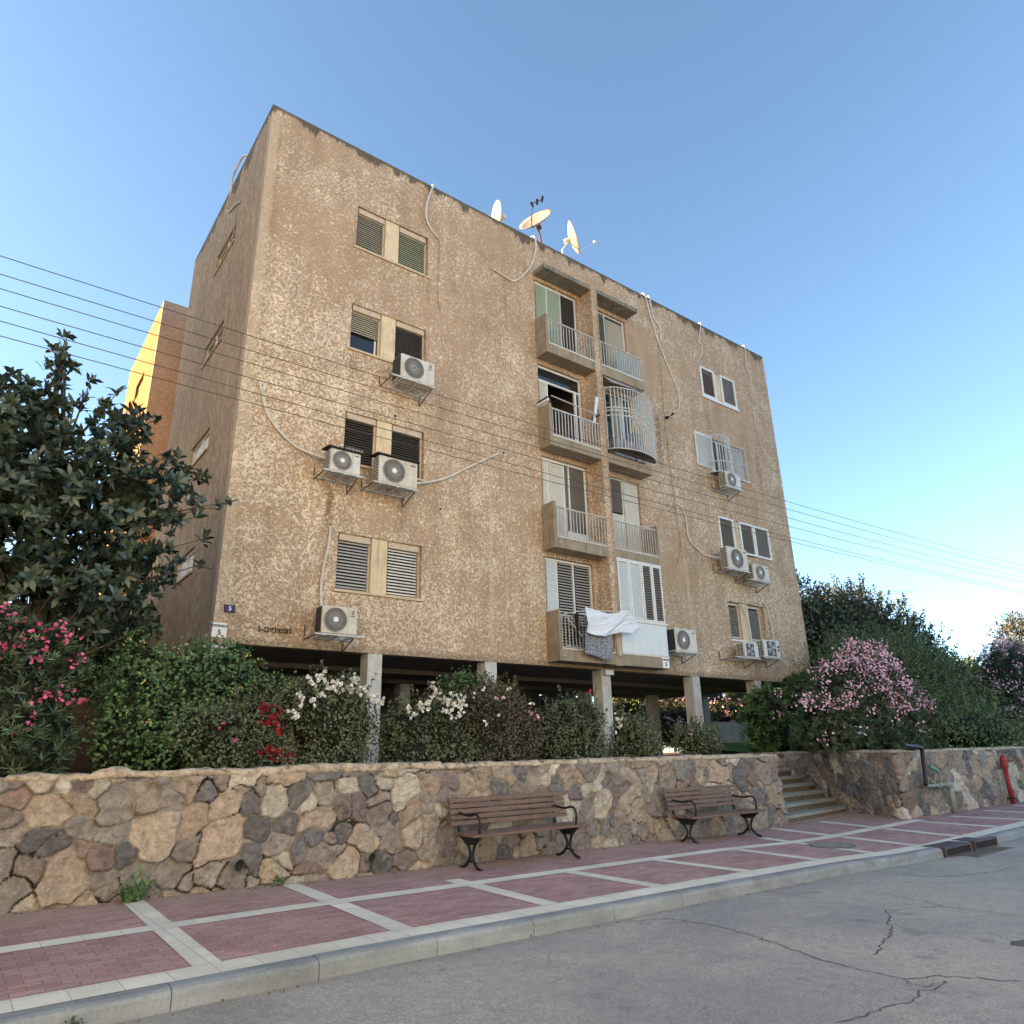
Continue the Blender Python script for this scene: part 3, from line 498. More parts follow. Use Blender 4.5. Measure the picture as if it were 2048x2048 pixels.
# stairs
t = empty('stone_stairs', (15.8, 10, -1.5), 'grey concrete steps rising between the stone walls', 'stairs')
STEP = mat('step_concrete', conc_f((.245, .265, .255), (.13, .13, .115), .35), .88); RISER = plain('step_riser', (.13, .11, .085), .9, vary=.3)
for k in range(8):
    z0 = -1.62 if k == 0 else -1.50 + .165 * k - .17; z1 = -1.50 + .165 * (k + 1); y0 = 9.38 + .34 * k; sl = .13
    xl, xr = 13.9, 18.8; yr = lambda x_, o_=0: y0 + sl * (x_ - 14.2) + o_
    MB().hexa([(xl, yr(xl, .03), z0), (xr, yr(xr, .03), z0), (xr, yr(xr, .5), z0), (xl, yr(xl, .5), z0), (xl, yr(xl, .03), z1 - .07), (xr, yr(xr, .03), z1 - .07), (xr, yr(xr, .5), z1 - .07), (xl, yr(xl, .5), z1 - .07)]).build('riser', RISER, t)
    MB().hexa([(xl, yr(xl), z1 - .07), (xr, yr(xr), z1 - .07), (xr, yr(xr, .5), z1 - .07), (xl, yr(xl, .5), z1 - .07), (xl, yr(xl), z1), (xr, yr(xr), z1), (xr, yr(xr, .5), z1), (xl, yr(xl, .5), z1)]).build('tread', STEP, t, bevel=.01)
# ------------------------------------------------------------------ the apartment building
FX0, FX1, FY, ZB, ZT = 3.59, 24.09, 14.0, 2.13, 15.42
bld = empty('apartment_building', (13.8, 18, -.14), 'four storey tan stucco apartment block raised on pillars', 'building')
def wall_holes(name, x0, x1, z0, z1, holes, plane, pos, thick, material, parent, dx=.6):
    """wall in the XZ ('y') or YZ ('x') plane, cut by rectangular openings with real reveals"""
    xs = sorted({x0, x1, *[a for h in holes for a in h[:2]]}); zs = sorted({z0, z1, *[a for h in holes for a in h[2:]]})
    m_ = MB(); P = (lambda a, d, z: (a, pos + d, z)) if plane == 'y' else (lambda a, d, z: (pos + d, a, z))
    for i in range(len(xs) - 1):
        for j in range(len(zs) - 1):
            cx, cz = (xs[i] + xs[i + 1]) / 2, (zs[j] + zs[j + 1]) / 2
            if any(h[0] < cx < h[1] and h[2] < cz < h[3] for h in holes): continue
            a, b, c, d = xs[i], xs[i + 1], zs[j], zs[j + 1]; q = [P(a, 0, c), P(b, 0, c), P(b, 0, d), P(a, 0, d)]; m_.ngon(q if plane == 'y' else q[::-1]); q = [P(a, thick, c), P(b, thick, c), P(b, thick, d), P(a, thick, d)]; m_.ngon(q[::-1] if plane == 'y' else q)
    for a, b, c, d in holes:
        for (u, v) in (((a, c), (a, d)), ((a, d), (b, d)), ((b, d), (b, c)), ((b, c), (a, c))): m_.ngon([P(u[0], 0, u[1]), P(v[0], 0, v[1]), P(v[0], thick, v[1]), P(u[0], thick, u[1])])
    for (u, v) in (((x0, z0), (x0, z1)), ((x0, z1), (x1, z1)), ((x1, z1), (x1, z0)), ((x1, z0), (x0, z0))): m_.ngon([P(u[0], 0, u[1]), P(v[0], 0, v[1]), P(v[0], thick, v[1]), P(u[0], thick, u[1])])
    return m_.build(name, material, parent)
FL = [0, 2.95, 5.90, 8.86]; holes = []
for f in FL: holes.append((5.98, 8.08, 3.43 + f, 4.70 + f)); holes.append((11.85, 13.62, 2.53 + f, 5.03 + f)); 
for i, f in enumerate(FL):
    if i: holes.append((14.5, 15.82, 2.53 + f, 5.0 + f))
holes += [(19.66, 21.64, 3.40, 4.66), (19.66, 21.64, 6.40, 7.62), (18.88 + .82, 21.78, 9.32, 10.60), (19.70, 21.74, 12.26, 13.50), (14.3, 15.8, 2.7, 5.0)]
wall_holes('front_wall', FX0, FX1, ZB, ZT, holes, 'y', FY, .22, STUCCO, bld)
sh = [(16.22, 17.95, 6.92 + f, 7.50 + f) for f in (-2.95, 0, 2.95, 5.9)]
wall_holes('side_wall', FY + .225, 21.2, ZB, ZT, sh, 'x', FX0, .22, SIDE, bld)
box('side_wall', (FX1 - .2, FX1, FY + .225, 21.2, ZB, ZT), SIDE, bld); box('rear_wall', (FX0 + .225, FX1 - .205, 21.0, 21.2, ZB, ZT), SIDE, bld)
box('roof', (FX0 + .225, FX1 - .205, FY + .225, 20.99, 14.75, 14.95), CONC, bld)
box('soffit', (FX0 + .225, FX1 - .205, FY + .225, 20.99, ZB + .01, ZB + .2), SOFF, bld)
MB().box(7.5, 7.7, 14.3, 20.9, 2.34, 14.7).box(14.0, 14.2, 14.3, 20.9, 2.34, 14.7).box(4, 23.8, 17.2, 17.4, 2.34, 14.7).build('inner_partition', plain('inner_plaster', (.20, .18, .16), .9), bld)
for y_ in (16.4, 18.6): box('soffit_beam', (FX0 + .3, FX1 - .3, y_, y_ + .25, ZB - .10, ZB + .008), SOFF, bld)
# pillars
pr = None
for y_, xs_ in ((14.015, (3.60, 6.82, 9.88, 13.70, 17.48, 20.62, 23.74)), (18.6, (3.65, 6.9, 10.1, 13.8, 17.3, 20.75, 23.74))):
    for x_ in xs_: o = box('pillar', (x_, x_ + .34, y_, y_ + .36, -.3, ZB - (.0 if y_ < 15 else .11)), PILL, bld, bevel=.008)
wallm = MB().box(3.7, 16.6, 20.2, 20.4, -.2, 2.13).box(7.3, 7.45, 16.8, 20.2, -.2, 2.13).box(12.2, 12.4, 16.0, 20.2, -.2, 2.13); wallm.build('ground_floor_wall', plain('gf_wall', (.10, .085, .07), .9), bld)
# rear wing, one bay behind and a little further left
rw = MB(); rw.box(3.27, 12, 24.0, 24.2, 2.13, 15.40); rw.build('rear_wing_front', mat('wing_stucco', lambda N: (N.mul(N.mix(N.sm(N.noise(N.pos(), 9, 3), .42, .6), (.31, .25, .185), (.37, .305, .23)), N.gray(N.noise(N.pos(), 1, 3), .85, 1.1)), None), .9), bld); wall_holes('rear_wing_side', 24.205, 30, 2.13, 15.4, [(25.9, 27.4, 6.9 + f, 7.6 + f) for f in (0, 2.95, 5.9)], 'x', 3.27, .22, mat('sunlit_wing_stucco', lambda N: (N.mul(N.mix(N.sm(N.noise(N.scale(N.pos(), (7, 7, 2.2)), 2.2, 4), .42, .62), (.215, .125, .055), (.31, .20, .10)), N.gray(N.noise(N.pos(), 1.2, 4), .8, 1.15)), N.bump(N.noise(N.pos(), 14, 4), .6, .03)), .92), bld)  # side wall: same stucco coloured darker and more orange against the strong sun
box('rear_wing_roof', (3.5, 12, 24.2, 30, 15.0, 15.2), CONC, bld); box('rear_wing_floor', (3.5, 12, 24.2, 30, 2.14, 2.34), SOFF, bld); box('stair_core', (5.0, 9.0, 21.2, 24.0, 2.13, 15.2), SIDE, bld); box('rear_wing_wall', (11.8, 12, 24.2, 30, 2.34, 15.0), SIDE, bld)
for y_ in (24.02, 29.6): box('pillar', (3.35, 3.7, y_, y_ + .35, -.3, 2.13), PILL, bld)
box('ground_floor_wall', (3.8, 12, 27.0, 27.2, -.3, 2.13), DBROWN, bld)

# ---- shutters, frames and panes
def slats(x0, x1, z0, z1, y, material, parent, pitch=.068, tilt=.6, open_=.0, name='shutter', jig=0, label=None):
    m_ = MB(); n = int((z1 - z0) / pitch); hh = pitch * (.92 - open_ * .42); dd = .016
    for i in range(n + 1):
        z = z0 + (z1 - z0) * (i + .5) / (n + 1); a = random.uniform(-jig, jig); b = hh * .5
        m_.hexa([(x0, y - dd, z - b + a), (x1, y - dd, z - b + a), (x1, y + dd, z + b * .55 + a), (x0, y + dd, z + b * .55 + a), (x0, y - dd, z - b * .55 + a), (x1, y - dd, z - b * .55 + a), (x1, y + dd, z + b + a), (x0, y + dd, z + b + a)])
    if open_ < .05: m_.box(x0, x1, y + dd + .001, y + dd + .004, z0, z1)
    return m_.build(name, material, parent, label=label)
def frame(x0, x1, z0, z1, y, w_, material, parent, name='frame', d=.03, mull=(), trans=()):
    m_ = MB(); m_.box(x0, x0 + w_, y - d, y + d, z0, z1).box(x1 - w_, x1, y - d, y + d, z0, z1).box(x0 + w_, x1 - w_, y - d, y + d, z0, z0 + w_).box(x0 + w_, x1 - w_, y - d, y + d, z1 - w_, z1)
    for a in mull: m_.box(a - w_ / 2, a + w_ / 2, y - d + .002, y + d - .002, z0 + w_, z1 - w_)
    for a in trans: m_.box(x0 + w_, x1 - w_, y - d + .003, y + d - .003, a - w_ / 2, a + w_ / 2)
    return m_.build(name, material, parent, bevel=.003)
def pane(x0, x1, z0, z1, y, parent, material=None, name='pane'): return box(name, (x0, x1, y, y + .008, z0, z1), material or GLASS, parent)
YI = FY + .11
BEIGEF = plain('beige_frame', (.50, .41, .31), .6, vary=.1, dirt=.2)
WL4 = [ # sill z, left shutter, right shutter
    (3.43, dict(m=S_GREY, g=1), dict(m=S_WHITE, g=1)), (6.38, dict(m=S_DARK), dict(m=S_DARK)), (9.33, dict(m=S_BEIGE, half=1), dict(m=S_DARK)), (12.28, dict(m=S_BEIGE), dict(m=S_GREEN))]
for k, (zs, A, B) in enumerate(WL4):
    z1 = zs + 1.27; fr = frame(5.985, 8.075, zs + .001, z1 - .001, YI + .03, .045, BEIGEF, bld, name='window', mull=(6.78, 7.22))
    box('pier', (6.80, 7.19, FY + .03, YI + .06, zs + .002, z1 - .002), CREAMP, fr); box('sill', (5.93, 8.14, FY - .05, FY + .05, zs - .055, zs - .002), SILL, fr, bevel=.005)
    box('shutter_box', (6.03, 6.775, FY + .05, YI + .02, z1 - .15, z1 - .003), BEIGEF, fr); box('shutter_box', (7.225, 8.03, FY + .05, YI + .02, z1 - .15, z1 - .003), BEIGEF, fr)
    for (xa, xb), q in (((6.03, 6.74), A), ((7.25, 8.0), B)):
        zb = zs + .05
        if q.get('half'): zb = zs + .52; pane(xa, xb, zs + .05, zb, YI + .06, fr); box('sash', (xb - .06, xb - .02, YI + .03, YI + .055, zs + .05, zb), WHITEM, fr)
        slats(xa, xb, zb, z1 - .15, YI, q['m'], fr, jig=.003, pitch=.072 if k == 0 else .066, open_=(.7, .8, .2, .25)[k])
        pane(xa, xb, zs + .05, z1 - .15, YI + .075, fr, DARK if not q.get('g') else GLASS, name='pane')
# right hand windows
def sidewin(zs, z1, xs_, mats_, flush=False, thick=.06):
    y = FY - .012 if flush else YI; fr = None
    for (a, b), mm in zip(xs_, mats_):
        f = frame(a, b, zs, z1, y, thick, WHITEM, fr or bld, name='window' if fr is None else 'sash')
        if fr is None: fr = f
        if mm == 'screen': pane(a + thick, b - thick, zs + thick, z1 - thick, y + .01, fr, SCREEN, 'insect_screen')
        elif mm == 'half': slats(a + thick, b - thick, zs + thick, z1 - .2, y + .02, S_BROWN, fr, pitch=.05); pane(a + thick, b - thick, zs + thick, z1 - thick, y + .045, fr, SCREEN)
        else: slats(a + thick, b - thick, zs + thick, z1 - thick, y + .01, mm, fr, pitch=.065, open_=.3); pane(a + thick, b - thick, zs + thick, z1 - thick, y + .05, fr, DARK)
    return fr
f = sidewin(12.28, 13.50, ((19.66, 20.50), (20.86, 21.74)), ('half', 'screen'), True, .085); box('pier', (20.5, 20.86, FY + .02, YI + .05, 12.28, 13.48), CREAMP, f); box('sill', (19.62, 21.80, FY - .05, FY + .04, 12.19, 12.275), WHITEM, f)
f = sidewin(6.44, 7.62, ((19.66, 20.50), (20.84, 21.66), (21.68, 22.58)), ('half', 'half', 'screen'), True, .07); box('pier', (20.5, 20.84, FY + .02, YI + .05, 6.44, 7.6), CREAMP, f); box('sill', (19.60, 20.7, FY - .05, FY + .04, 6.38, 6.435), WHITEM, f)
f = frame(19.67, 21.63, 3.405, 4.655, YI + .03, .05, BEIGEF, bld, name='window', mull=(20.36, 20.74)); box('pier', (20.34, 20.76, FY + .03, YI + .06, 3.41, 4.65), CREAMP, f); box('sill', (19.6, 21.7, FY - .05, FY + .05, 3.34, 3.395), WHITEM, f)
for a, b in ((19.74, 20.24), (20.86, 21.42)): slats(a, b, 3.5, 4.5, YI, S_BROWN, f, pitch=.075, open_=.1, jig=.003); pane(a, b, 3.46, 4.6, YI + .07, f, DARK); frame(a - .05, b + .05, 3.46, 4.6, YI - .0, .05, BEIGEF, f, 'sash')
# third storey right: shut white shutter leaf, bowed cage and flat grille
f = frame(19.72, 21.76, 9.33, 10.59, YI, .05, WHITEM, bld, name='window', mull=(20.3, 21.1)); pane(19.76, 21.72, 9.36, 10.56, YI + .05, f, SCREEN)
sl = box('shutter_leaf', (18.88, 19.80, FY - .055, FY - .02, 9.34, 10.62), WHITEM, f); slats(18.93, 19.75, 9.39, 10.57, FY - .062, PALEB, f, pitch=.05, name='shutter'); box('sill', (19.6, 21.85, FY - .06, FY + .04, 9.27, 9.325), WHITEM, f)
slats(21.12, 21.70, 9.38, 10.5, YI - .02, WHITEM, f, pitch=.055)
def cage(name, x0, x1, z0, z1, yw, bow, nb, parent, rings, tray=True, r=.009, label=None):
    m_ = MB(); N_ = 24
    def c(t): return (x0 + (x1 - x0) * t, yw - bow * math.sin(math.pi * t) ** .55)
    for zr in rings: m_.tube([(c(i / N_)[0], c(i / N_)[1], zr) for i in range(N_ + 1)], r * 1.3, 5)
    for i in range(nb + 1):
        a, b = c(i / nb); m_.tube([(a, b, z0), (a, b, z1)], r, 5)
    o = m_.build(name, STEEL, parent, label=label)
    if tray:
        m2 = MB(); pts = [(c(i / N_)[0], c(i / N_)[1], z0 - .01) for i in range(N_ + 1)]; m2.prism(pts, (0, 0, .012)); m2.build('tray', S_DARK, o)
    return o
cage('security_cage', 19.45, 20.62, 9.16, 10.56, FY - .03, .46, 13, bld, (9.16, 9.55, 10.56), r=.015, label='small bowed window cage')
m_ = MB()
for i in range(9): m_.tube([(20.72 + i * .12, FY - .10, 9.33), (20.72 + i * .12, FY - .10, 10.55)], .009, 5)
for z_ in (9.33, 9.9, 10.55): m_.bar((20.7, FY - .10, z_), (21.72, FY - .10, z_), .02, .02)
m_.build('window_grille', STEEL, bld)
# side wall windows
for a, b, c, d in sh:
    f_ = MB().box(FX0 + .06, FX0 + .12, a, b, c, c + .05).box(FX0 + .06, FX0 + .12, a, b, d - .05, d).box(FX0 + .06, FX0 + .12, a, a + .05, c + .05, d - .05).box(FX0 + .06, FX0 + .12, b - .05, b, c + .05, d - .05).box(FX0 + .06, FX0 + .12, (a + b) / 2 - .03, (a + b) / 2 + .03, c + .05, d - .05).build('window', WHITEM, bld)
    box('pane', (FX0 + .10, FX0 + .11, a + .05, b - .05, c + .05, d - .05), S_WHITE if c < 8 else SCREEN, f_); box('sill', (FX0 - .04, FX0 + .05, a - .05, b + .05, c - .05, c - .003), SILL, f_)
for f in (0, 2.95, 5.9): MB().box(3.36, 3.40, 25.9, 27.4, 6.9 + f, 7.6 + f).build('window', SCREEN, bld)
# ---- balcony stacks
BY = 13.5
box('fin_wall', (13.76, 14.03, BY, FY - .002, 2.52, 14.18), STUCCO, bld)
def railing(x0, x1, z0, z1, y, parent, n, material=RAILM, top=.035, lw=.022):
    m_ = MB(); m_.box(x0, x1, y - .015, y + .02, z1 - top, z1); m_.box(x0, x1, y - .012, y + .012, z0, z0 + .02)
    for i in range(n): a = x0 + .04 + (x1 - x0 - .08) * i / (n - 1); m_.box(a - lw / 2, a + lw / 2, y - .006, y + .010, z0 + .02, z1 - top)
    return m_.build('railing', material, parent)
LIPM = plain('white_lip', (.60, .55, .47), .7, vary=.1, dirt=.25)
for k, f in enumerate(FL):
    zb, zt = 2.21 + f, 2.50 + f
    s = box('balcony', (11.80, 13.755, BY, FY - .002, zb, zt), CONC, bld, bevel=.006, label='left balcony of storey %d' % (k + 1))
    box('side_panel', (11.80, 11.885, BY + .001, FY - .003, zt + .001, 3.50 + f), CONC, s, bevel=.005); box('lip', (11.89, 13.75, BY - .012, BY + .06, zt + .001, zt + .035), LIPM, s); box('spout', (11.86, 11.90, BY - .12, BY + .0, zb + .1, zb + .125), LIPM, s)
    railing(11.90, 13.75, zt + .06, 3.385 + f, BY + .03, s, 16, STEEL if k == 2 else RAILM)
    s = box('balcony', (14.035, 15.93, BY, FY - .002, zb + (.0 if k != 3 else -.02), zt), CONC, bld, bevel=.006, label='right balcony of storey %d' % (k + 1))
    if k == 0: MB().box(13.757, 14.033, BY - .001, FY - .002, 2.19, 2.515).build('joint', CONC, s)
    if k in (1, 3):
        box('lip', (14.04, 15.9, BY - .012, BY + .06, zt + .001, zt + .035), LIPM, s); railing(14.05, 15.84 if k == 1 else 15.92, zt + .06, 3.385 + f, BY + .03, s, 17)
    if k == 1: box('side_panel', (15.845, 15.93, BY + .001, FY - .003, zt + .001, 3.50 + f), CONC, s)
    if k == 3: m2 = MB(); [m2.box(15.90, 15.915, BY + .06 + i * .08, BY + .075 + i * .08, zt + .03, 3.385 + f) for i in range(6)]; m2.build('side_bars', RAILM, s)
for a, b in ((11.82, 13.77), (14.025, 15.92)): box('canopy_slab', (a, b, BY - .01, FY - .002, 14.19 if False else 14.0, 14.15), SLABTOP, bld, bevel=.006)
# doors and shutters of the left stack
YD = FY + .06
def door(k, x0=11.86, x1=13.6, m=WHITEM, **kw): f = FL[k]; return frame(x0, x1, 2.54 + f, 5.02 + f, YD + .05, .06, m, bld, name='balcony_door', **kw)
d = door(3, mull=(12.38, 12.94)); zz = (11.42, 13.80)
slats(11.93, 12.35, *zz, YD, S_MINT, d, pitch=.075); slats(12.41, 12.91, *zz, YD, S_MINT, d, pitch=.075); slats(12.97, 13.5, *zz, YD, S_DARK, d, pitch=.065); pane(11.9, 13.58, *zz, YD + .07, d, DARK)
d = door(2, trans=(10.45,)); pane(11.92, 13.54, 10.5, 10.86, YD + .05, d, GLASS); slats(11.93, 12.22, 8.5, 10.40, YD, S_WHITE, d, pitch=.07); box('jamb', (13.32, 13.40, YD, YD + .06, 8.45, 10.42), WHITEM, d); box('jamb', (12.22, 12.26, YD, YD + .06, 8.45, 10.42), WHITEM, d)
box('inner_wall', (11.9, 13.6, FY + 1.4, FY + 1.5, 8.3, 10.9), plain('room_wall', (.16, .13, .11), .9), d)
d = door(1, mull=(12.16, 12.74)); zz = (5.55, 7.92); slats(11.93, 12.12, *zz, YD, S_WHITE, d, pitch=.07); slats(12.19, 12.71, *zz, YD, S_WHITE, d, pitch=.07); pane(12.78, 13.54, *zz, YD + .04, d, SCREEN); box('mullion', (12.90, 12.94, YD, YD + .05, *zz), WHITEM, d)
box('panel', (12.76, 13.54, YD - .005, YD + .015, 5.55, 5.9), WHITEM, d)
d = door(0, mull=(12.32, 12.92)); zz = (2.62, 4.95); slats(11.93, 12.29, *zz, YD, PALEB, d, pitch=.07); slats(12.36, 12.88, *zz, YD, S_GREY, d, pitch=.08, open_=.95); slats(12.96, 13.53, *zz, YD, S_GREY, d, pitch=.08, open_=.95); pane(12.3, 13.55, *zz, YD + .07, d, DARK)
# right stack
d = door(3, 14.52, 15.81, mull=(14.89,)); slats(14.58, 14.86, 11.42, 13.75, YD, S_BROWN, d, pitch=.065); slats(14.93, 15.72, 11.42, 13.70, YD, S_WHITE, d, pitch=.045, tilt=.1); pane(14.55, 15.8, 11.42, 13.80, YD + .07, d, DARK)
GL2 = mat('tinted_screen_glass', lambda N: {'Base Color': (.35, .45, .48, 1), 'Alpha': .55}, .2)
box('screen_panel', (14.80, 15.86, BY + .05, BY + .055, 11.46, 12.28), GL2, bld)
d = door(1, 14.52, 15.81, mull=(15.12,)); slats(14.58, 15.08, 6.85, 7.9, YD, S_BROWN, d, pitch=.06); slats(14.58, 15.08, 5.55, 6.8, YD, S_WHITE, d, pitch=.07); slats(15.16, 15.75, 5.55, 7.9, YD, S_WHITE, d, pitch=.07); pane(14.55, 15.8, 5.5, 7.95, YD + .07, d, DARK)
d = door(2, 14.52, 15.81, mull=(14.95, 15.4)); slats(14.98, 15.36, 8.5, 10.8, YD + .02, S_GREY, d, pitch=.08); pane(14.55, 15.8, 8.45, 10.9, YD + .07, d, GLASS)
c_ = cage('security_cage', 14.06, 16.08, 8.53, 10.56, BY - .005, .42, 20, bld, (8.53, 9.62, 9.78, 9.88, 10.56), r=.015, label='large bowed balcony cage')
m_ = MB(); pts = [(14.06, BY, 10.98), (16.0, BY, 10.98), (16.02, BY - .38, 10.60), (15.1, BY - .44, 10.62), (14.06, BY - .30, 10.64)]; m_.prism(pts, (0, 0, .01)); m_.build('awning_sheet', mat('cloudy_plastic', lambda N: {'Base Color': (.50, .46, .43, 1), 'Alpha': .6}, .35), c_)
m_ = MB().box(14.5, 15.3, BY + .1, BY + .4, 8.5, 9.1).box(15.4, 15.8, BY + .1, BY + .4, 8.5, 9.5).build('stored_boxes', plain('stored_goods', (.22, .22, .23), .7, vary=.4), c_)
# ground storey enclosure of the right stack
e = box('enclosure', (14.05, 15.90, BY + .04, BY + .06, 2.53, 5.2), DARK, bld, label='glazed-in balcony box of the lowest storey')
box('panel', (14.05, 15.90, BY, BY + .035, 2.56, 3.42), PALEB, e); box('ledge', (14.04, 15.94, BY - .03, BY + .05, 3.425, 3.48), WHITEM, e); box('ledge', (14.04, 15.92, BY - .015, BY + .035, 2.503, 2.555), LIPM, e)
box('side_cheek', (15.86, 15.92, BY + .062, FY - .003, 2.53, 5.2), WHITEM, e); box('head', (14.04, 15.92, BY - .01, BY + .035, 5.165, 5.208), WHITEM, e)
for a, b, mm, fm in ((14.07, 14.52, PALEB, PALEB), (14.54, 15.02, PALEB, PALEB), (15.05, 15.47, S_BROWN, WHITEM), (15.49, 15.88, S_BROWN, WHITEM)):
    frame(a, b, 3.49, 5.16, BY + .01, .05, fm if fm is WHITEM else WHITEM, e, 'sash', d=.022); slats(a + .05, b - .05, 3.55, 5.1, BY + .012, mm, e, pitch=.075 if mm is S_BROWN else .07, open_=.45 if mm is S_BROWN else 0)
box('junction_panel', (13.80, 14.00, BY - .035, BY - .003, 2.45, 3.05), plain('peeling_board', (.44, .35, .25), .85, vary=.3, dirt=.4), e)
# small fixtures of the facade
box('lamp_box', (13.74, 14.04, FY - .12, FY - .003, 1.99, 2.12), PALEB, bld, label='small bulkhead light above pillar')
for x_, z_ in ((10.52, 7.70), (8.55, 5.72), (7.24, 7.86)):
    MB().disc((x_, FY - .012, z_), (0, -1, 0), .055, .012, 14).build('vent_ring', LIPM, bld); MB().disc((x_, FY - .026, z_), (0, -1, 0), .035, .004, 12).build('vent_hole', DARK, bld)

# ------------------------------------------------------------------ air conditioners
GAC = 'outdoor air conditioner units on the facade'
def ac(x0, x1, z0, z1, yf, label, depth=.30, cover=None, fan='round', hub=True, side='louver', logo='bar', br=(-.14, .18), dirt=False, fc=.38):
    w_, h_ = x1 - x0, z1 - z0; t = empty('air_conditioner', ((x0 + x1) / 2, yf + depth, z0), label, 'air conditioner', GAC); yb = yf + depth
    box('casing', (x0, x1, yf, yb, z0, z1), ACW, t, bevel=.018)
    cx, cz, r = x0 + w_ * fc, (z0 + z1) / 2, min(h_ * .43, w_ * .34)
    if fan == 'square':
        s_ = r; box('fan_grille', (cx - s_, cx + s_, yf - .012, yf - .003, cz - s_, cz + s_), ACBACK, t)
        m_ = MB()
        for a in range(4): m_.prism([(cx, yf - .014, cz), (cx + s_ * math.cos(a * 1.57), yf - .014, cz + s_ * math.sin(a * 1.57)), (cx + s_ * math.cos(a * 1.57 + .8), yf - .014, cz + s_ * math.sin(a * 1.57 + .8))], (0, -.004, 0))
        m_.build('fan_blade', ACFAN, t)
    else:
        MB().disc((cx, yf - .003, cz), (0, -1, 0), r, .006, 36).build('fan_grille', ACBACK, t)
        m_ = MB(); nn = 44
        for a in range(nn):
            th = 2 * math.pi * a / nn; t2 = th + .28; m_.bar((cx + r * .12 * math.cos(th), yf - .018, cz + r * .12 * math.sin(th)), (cx + r * .98 * math.cos(t2), yf - .018, cz + r * .98 * math.sin(t2)), .0065, .006, up=(0, 1, 0))
        m_.ring((cx, yf - .016, cz), (0, 1, 0), r, .010, 32); m_.ring((cx, yf - .016, cz), (0, 1, 0), r * .55, .005, 24); m_.build('grille_wires', ACFAN, t)
    if hub: MB().disc((cx, yf - .021, cz), (0, -1, 0), r * .21, .010, 18).build('hub', SIGNW, t)
    if side == 'louver':
        box('coil', (x0 - .004, x0 - .001, yf + .04, yb - .02, z0 + .04, z1 - .04), ACBACK, t); m_ = MB(); n = int(h_ / .075)
        for i in range(n + 1): zz = z0 + .04 + (h_ - .08) * i / n; m_.box(x0 - .016, x0 - .005, yf + .03, yb - .02, zz - .009, zz + .009)
        for yy in (yf + .03, yf + depth * .5, yb - .035): m_.box(x0 - .018, x0 - .0165, yy - .007, yy + .009, z0 + .03, z1 - .03)
        m_.build('side_louver', ACW, t)
    else: box('side_vent', (x0 - .010, x0 - .001, yf + .02, yb - .01, z0 + .03, z1 - .03), plain('dark_coil_guard', (.035, .045, .05), .5), t)
    if logo == 'bar': box('brand_mark', (x1 - w_ * .20, x1 - w_ * .06, yf - .004, yf - .001, z1 - h_ * .17, z1 - h_ * .13), PAINTK, t)
    elif logo == 'swirl':
        m_ = MB(); lx, lz, q = x1 - w_ * .13, z1 - h_ * .2, h_ * .085
        for ph in (0, math.pi): m_.tube([(lx + q * (.35 + .5 * a / 5) * math.cos(ph + a * .5), yf - .006, lz + q * (.35 + .5 * a / 5) * math.sin(ph + a * .5)) for a in range(6)], [q * (.22 - .03 * a) for a in range(6)], 5)
        m_.box(lx - q, lx + q, yf - .004, yf - .001, lz - q * 1.6, lz - q * 1.3); m_.build('brand_mark', PAINTK, t)
    elif logo == 'squares': m_ = MB(); [m_.box(x1 - w_ * .17, x1 - w_ * .05, yf - .004, yf - .001, z1 - h_ * (.42 + .2 * i), z1 - h_ * (.30 + .2 * i)) for i in range(2)]; m_.build('brand_mark', INK, t)
    m_ = MB(); bx0, bx1 = x0 + br[0], x1 + br[1]
    m_.bar((bx0 + .0, yf + .02, z0 - .022), (bx1, yf + .02, z0 - .022), .035, .03); m_.bar((bx0, FY - .03, z0 - .022), (bx1, FY - .03, z0 - .022), .03, .03)
    for q in (x0 + .06, (x0 + x1) / 2, x1 - .06): m_.bar((q, yf, z0 - .045), (q, FY, z0 - .045), .035, .02)
    m_.build('bracket', STEEL, t)
    for q in (bx0 + .01, x1 - .03):
        m_ = MB(); m_.bar((q, FY - .01, z0 - .02), (q, FY - .01, z0 + .22 if q < x0 else z0 - .25), .022, .022); m_.bar((q, yf + .05, z0 - .05), (q, FY - .01, z0 - .26 if q > x0 else z0 - .06), .02, .02); m_.build('bracket_stay', RUST, t)
    if cover:
        m_ = MB(); o_ = .05; m_.hexa([(x0 - o_ - .05, yf - .06, z1 + .0), (x1 + .03, yf - .06, z1 + .0), (x1 + .03, yb, z1 + .05), (x0 - o_ - .05, yb, z1 + .02), (x0 - o_ - .02, yf - .06, z1 + .03), (x1 + .03, yf - .06, z1 + .02), (x1 + .03, yb, z1 + .075), (x0 - o_ - .05, yb, z1 + .045)]); m_.build('rain_cover', RUBBER, t)
        if cover == 'spikes': m_ = MB(); [m_.tube([(x0 + .35 + i * .035, yf + .02, z1 + .03), (x0 + .35 + i * .035 + random.uniform(-.01, .01), yf + .01, z1 + .12)], [.008, .002], 4) for i in range(12)]; m_.build('bird_spikes', SIGNW, t)
    return t
ac(7.00, 7.93, 8.58, 9.20, 13.30, 'white air conditioner touching the right shutter of the third storey left window', side='grey', logo='swirl', hub=False, br=(-.22, .06), depth=.42)
ac(5.44, 6.14, 5.86, 6.36, 13.40, 'smaller air conditioner with black rain cover and white bird spikes', cover='spikes', br=(-.12, .12))
ac(6.57, 7.55, 5.82, 6.46, 13.36, 'larger air conditioner with black rain cover and no spikes', cover='plain', br=(-.12, .05))
ac(5.49, 6.25, 2.38, 2.94, 13.42, 'air conditioner low on the wall beside painted street name', side='grey', logo='swirl', br=(-.12, .2))
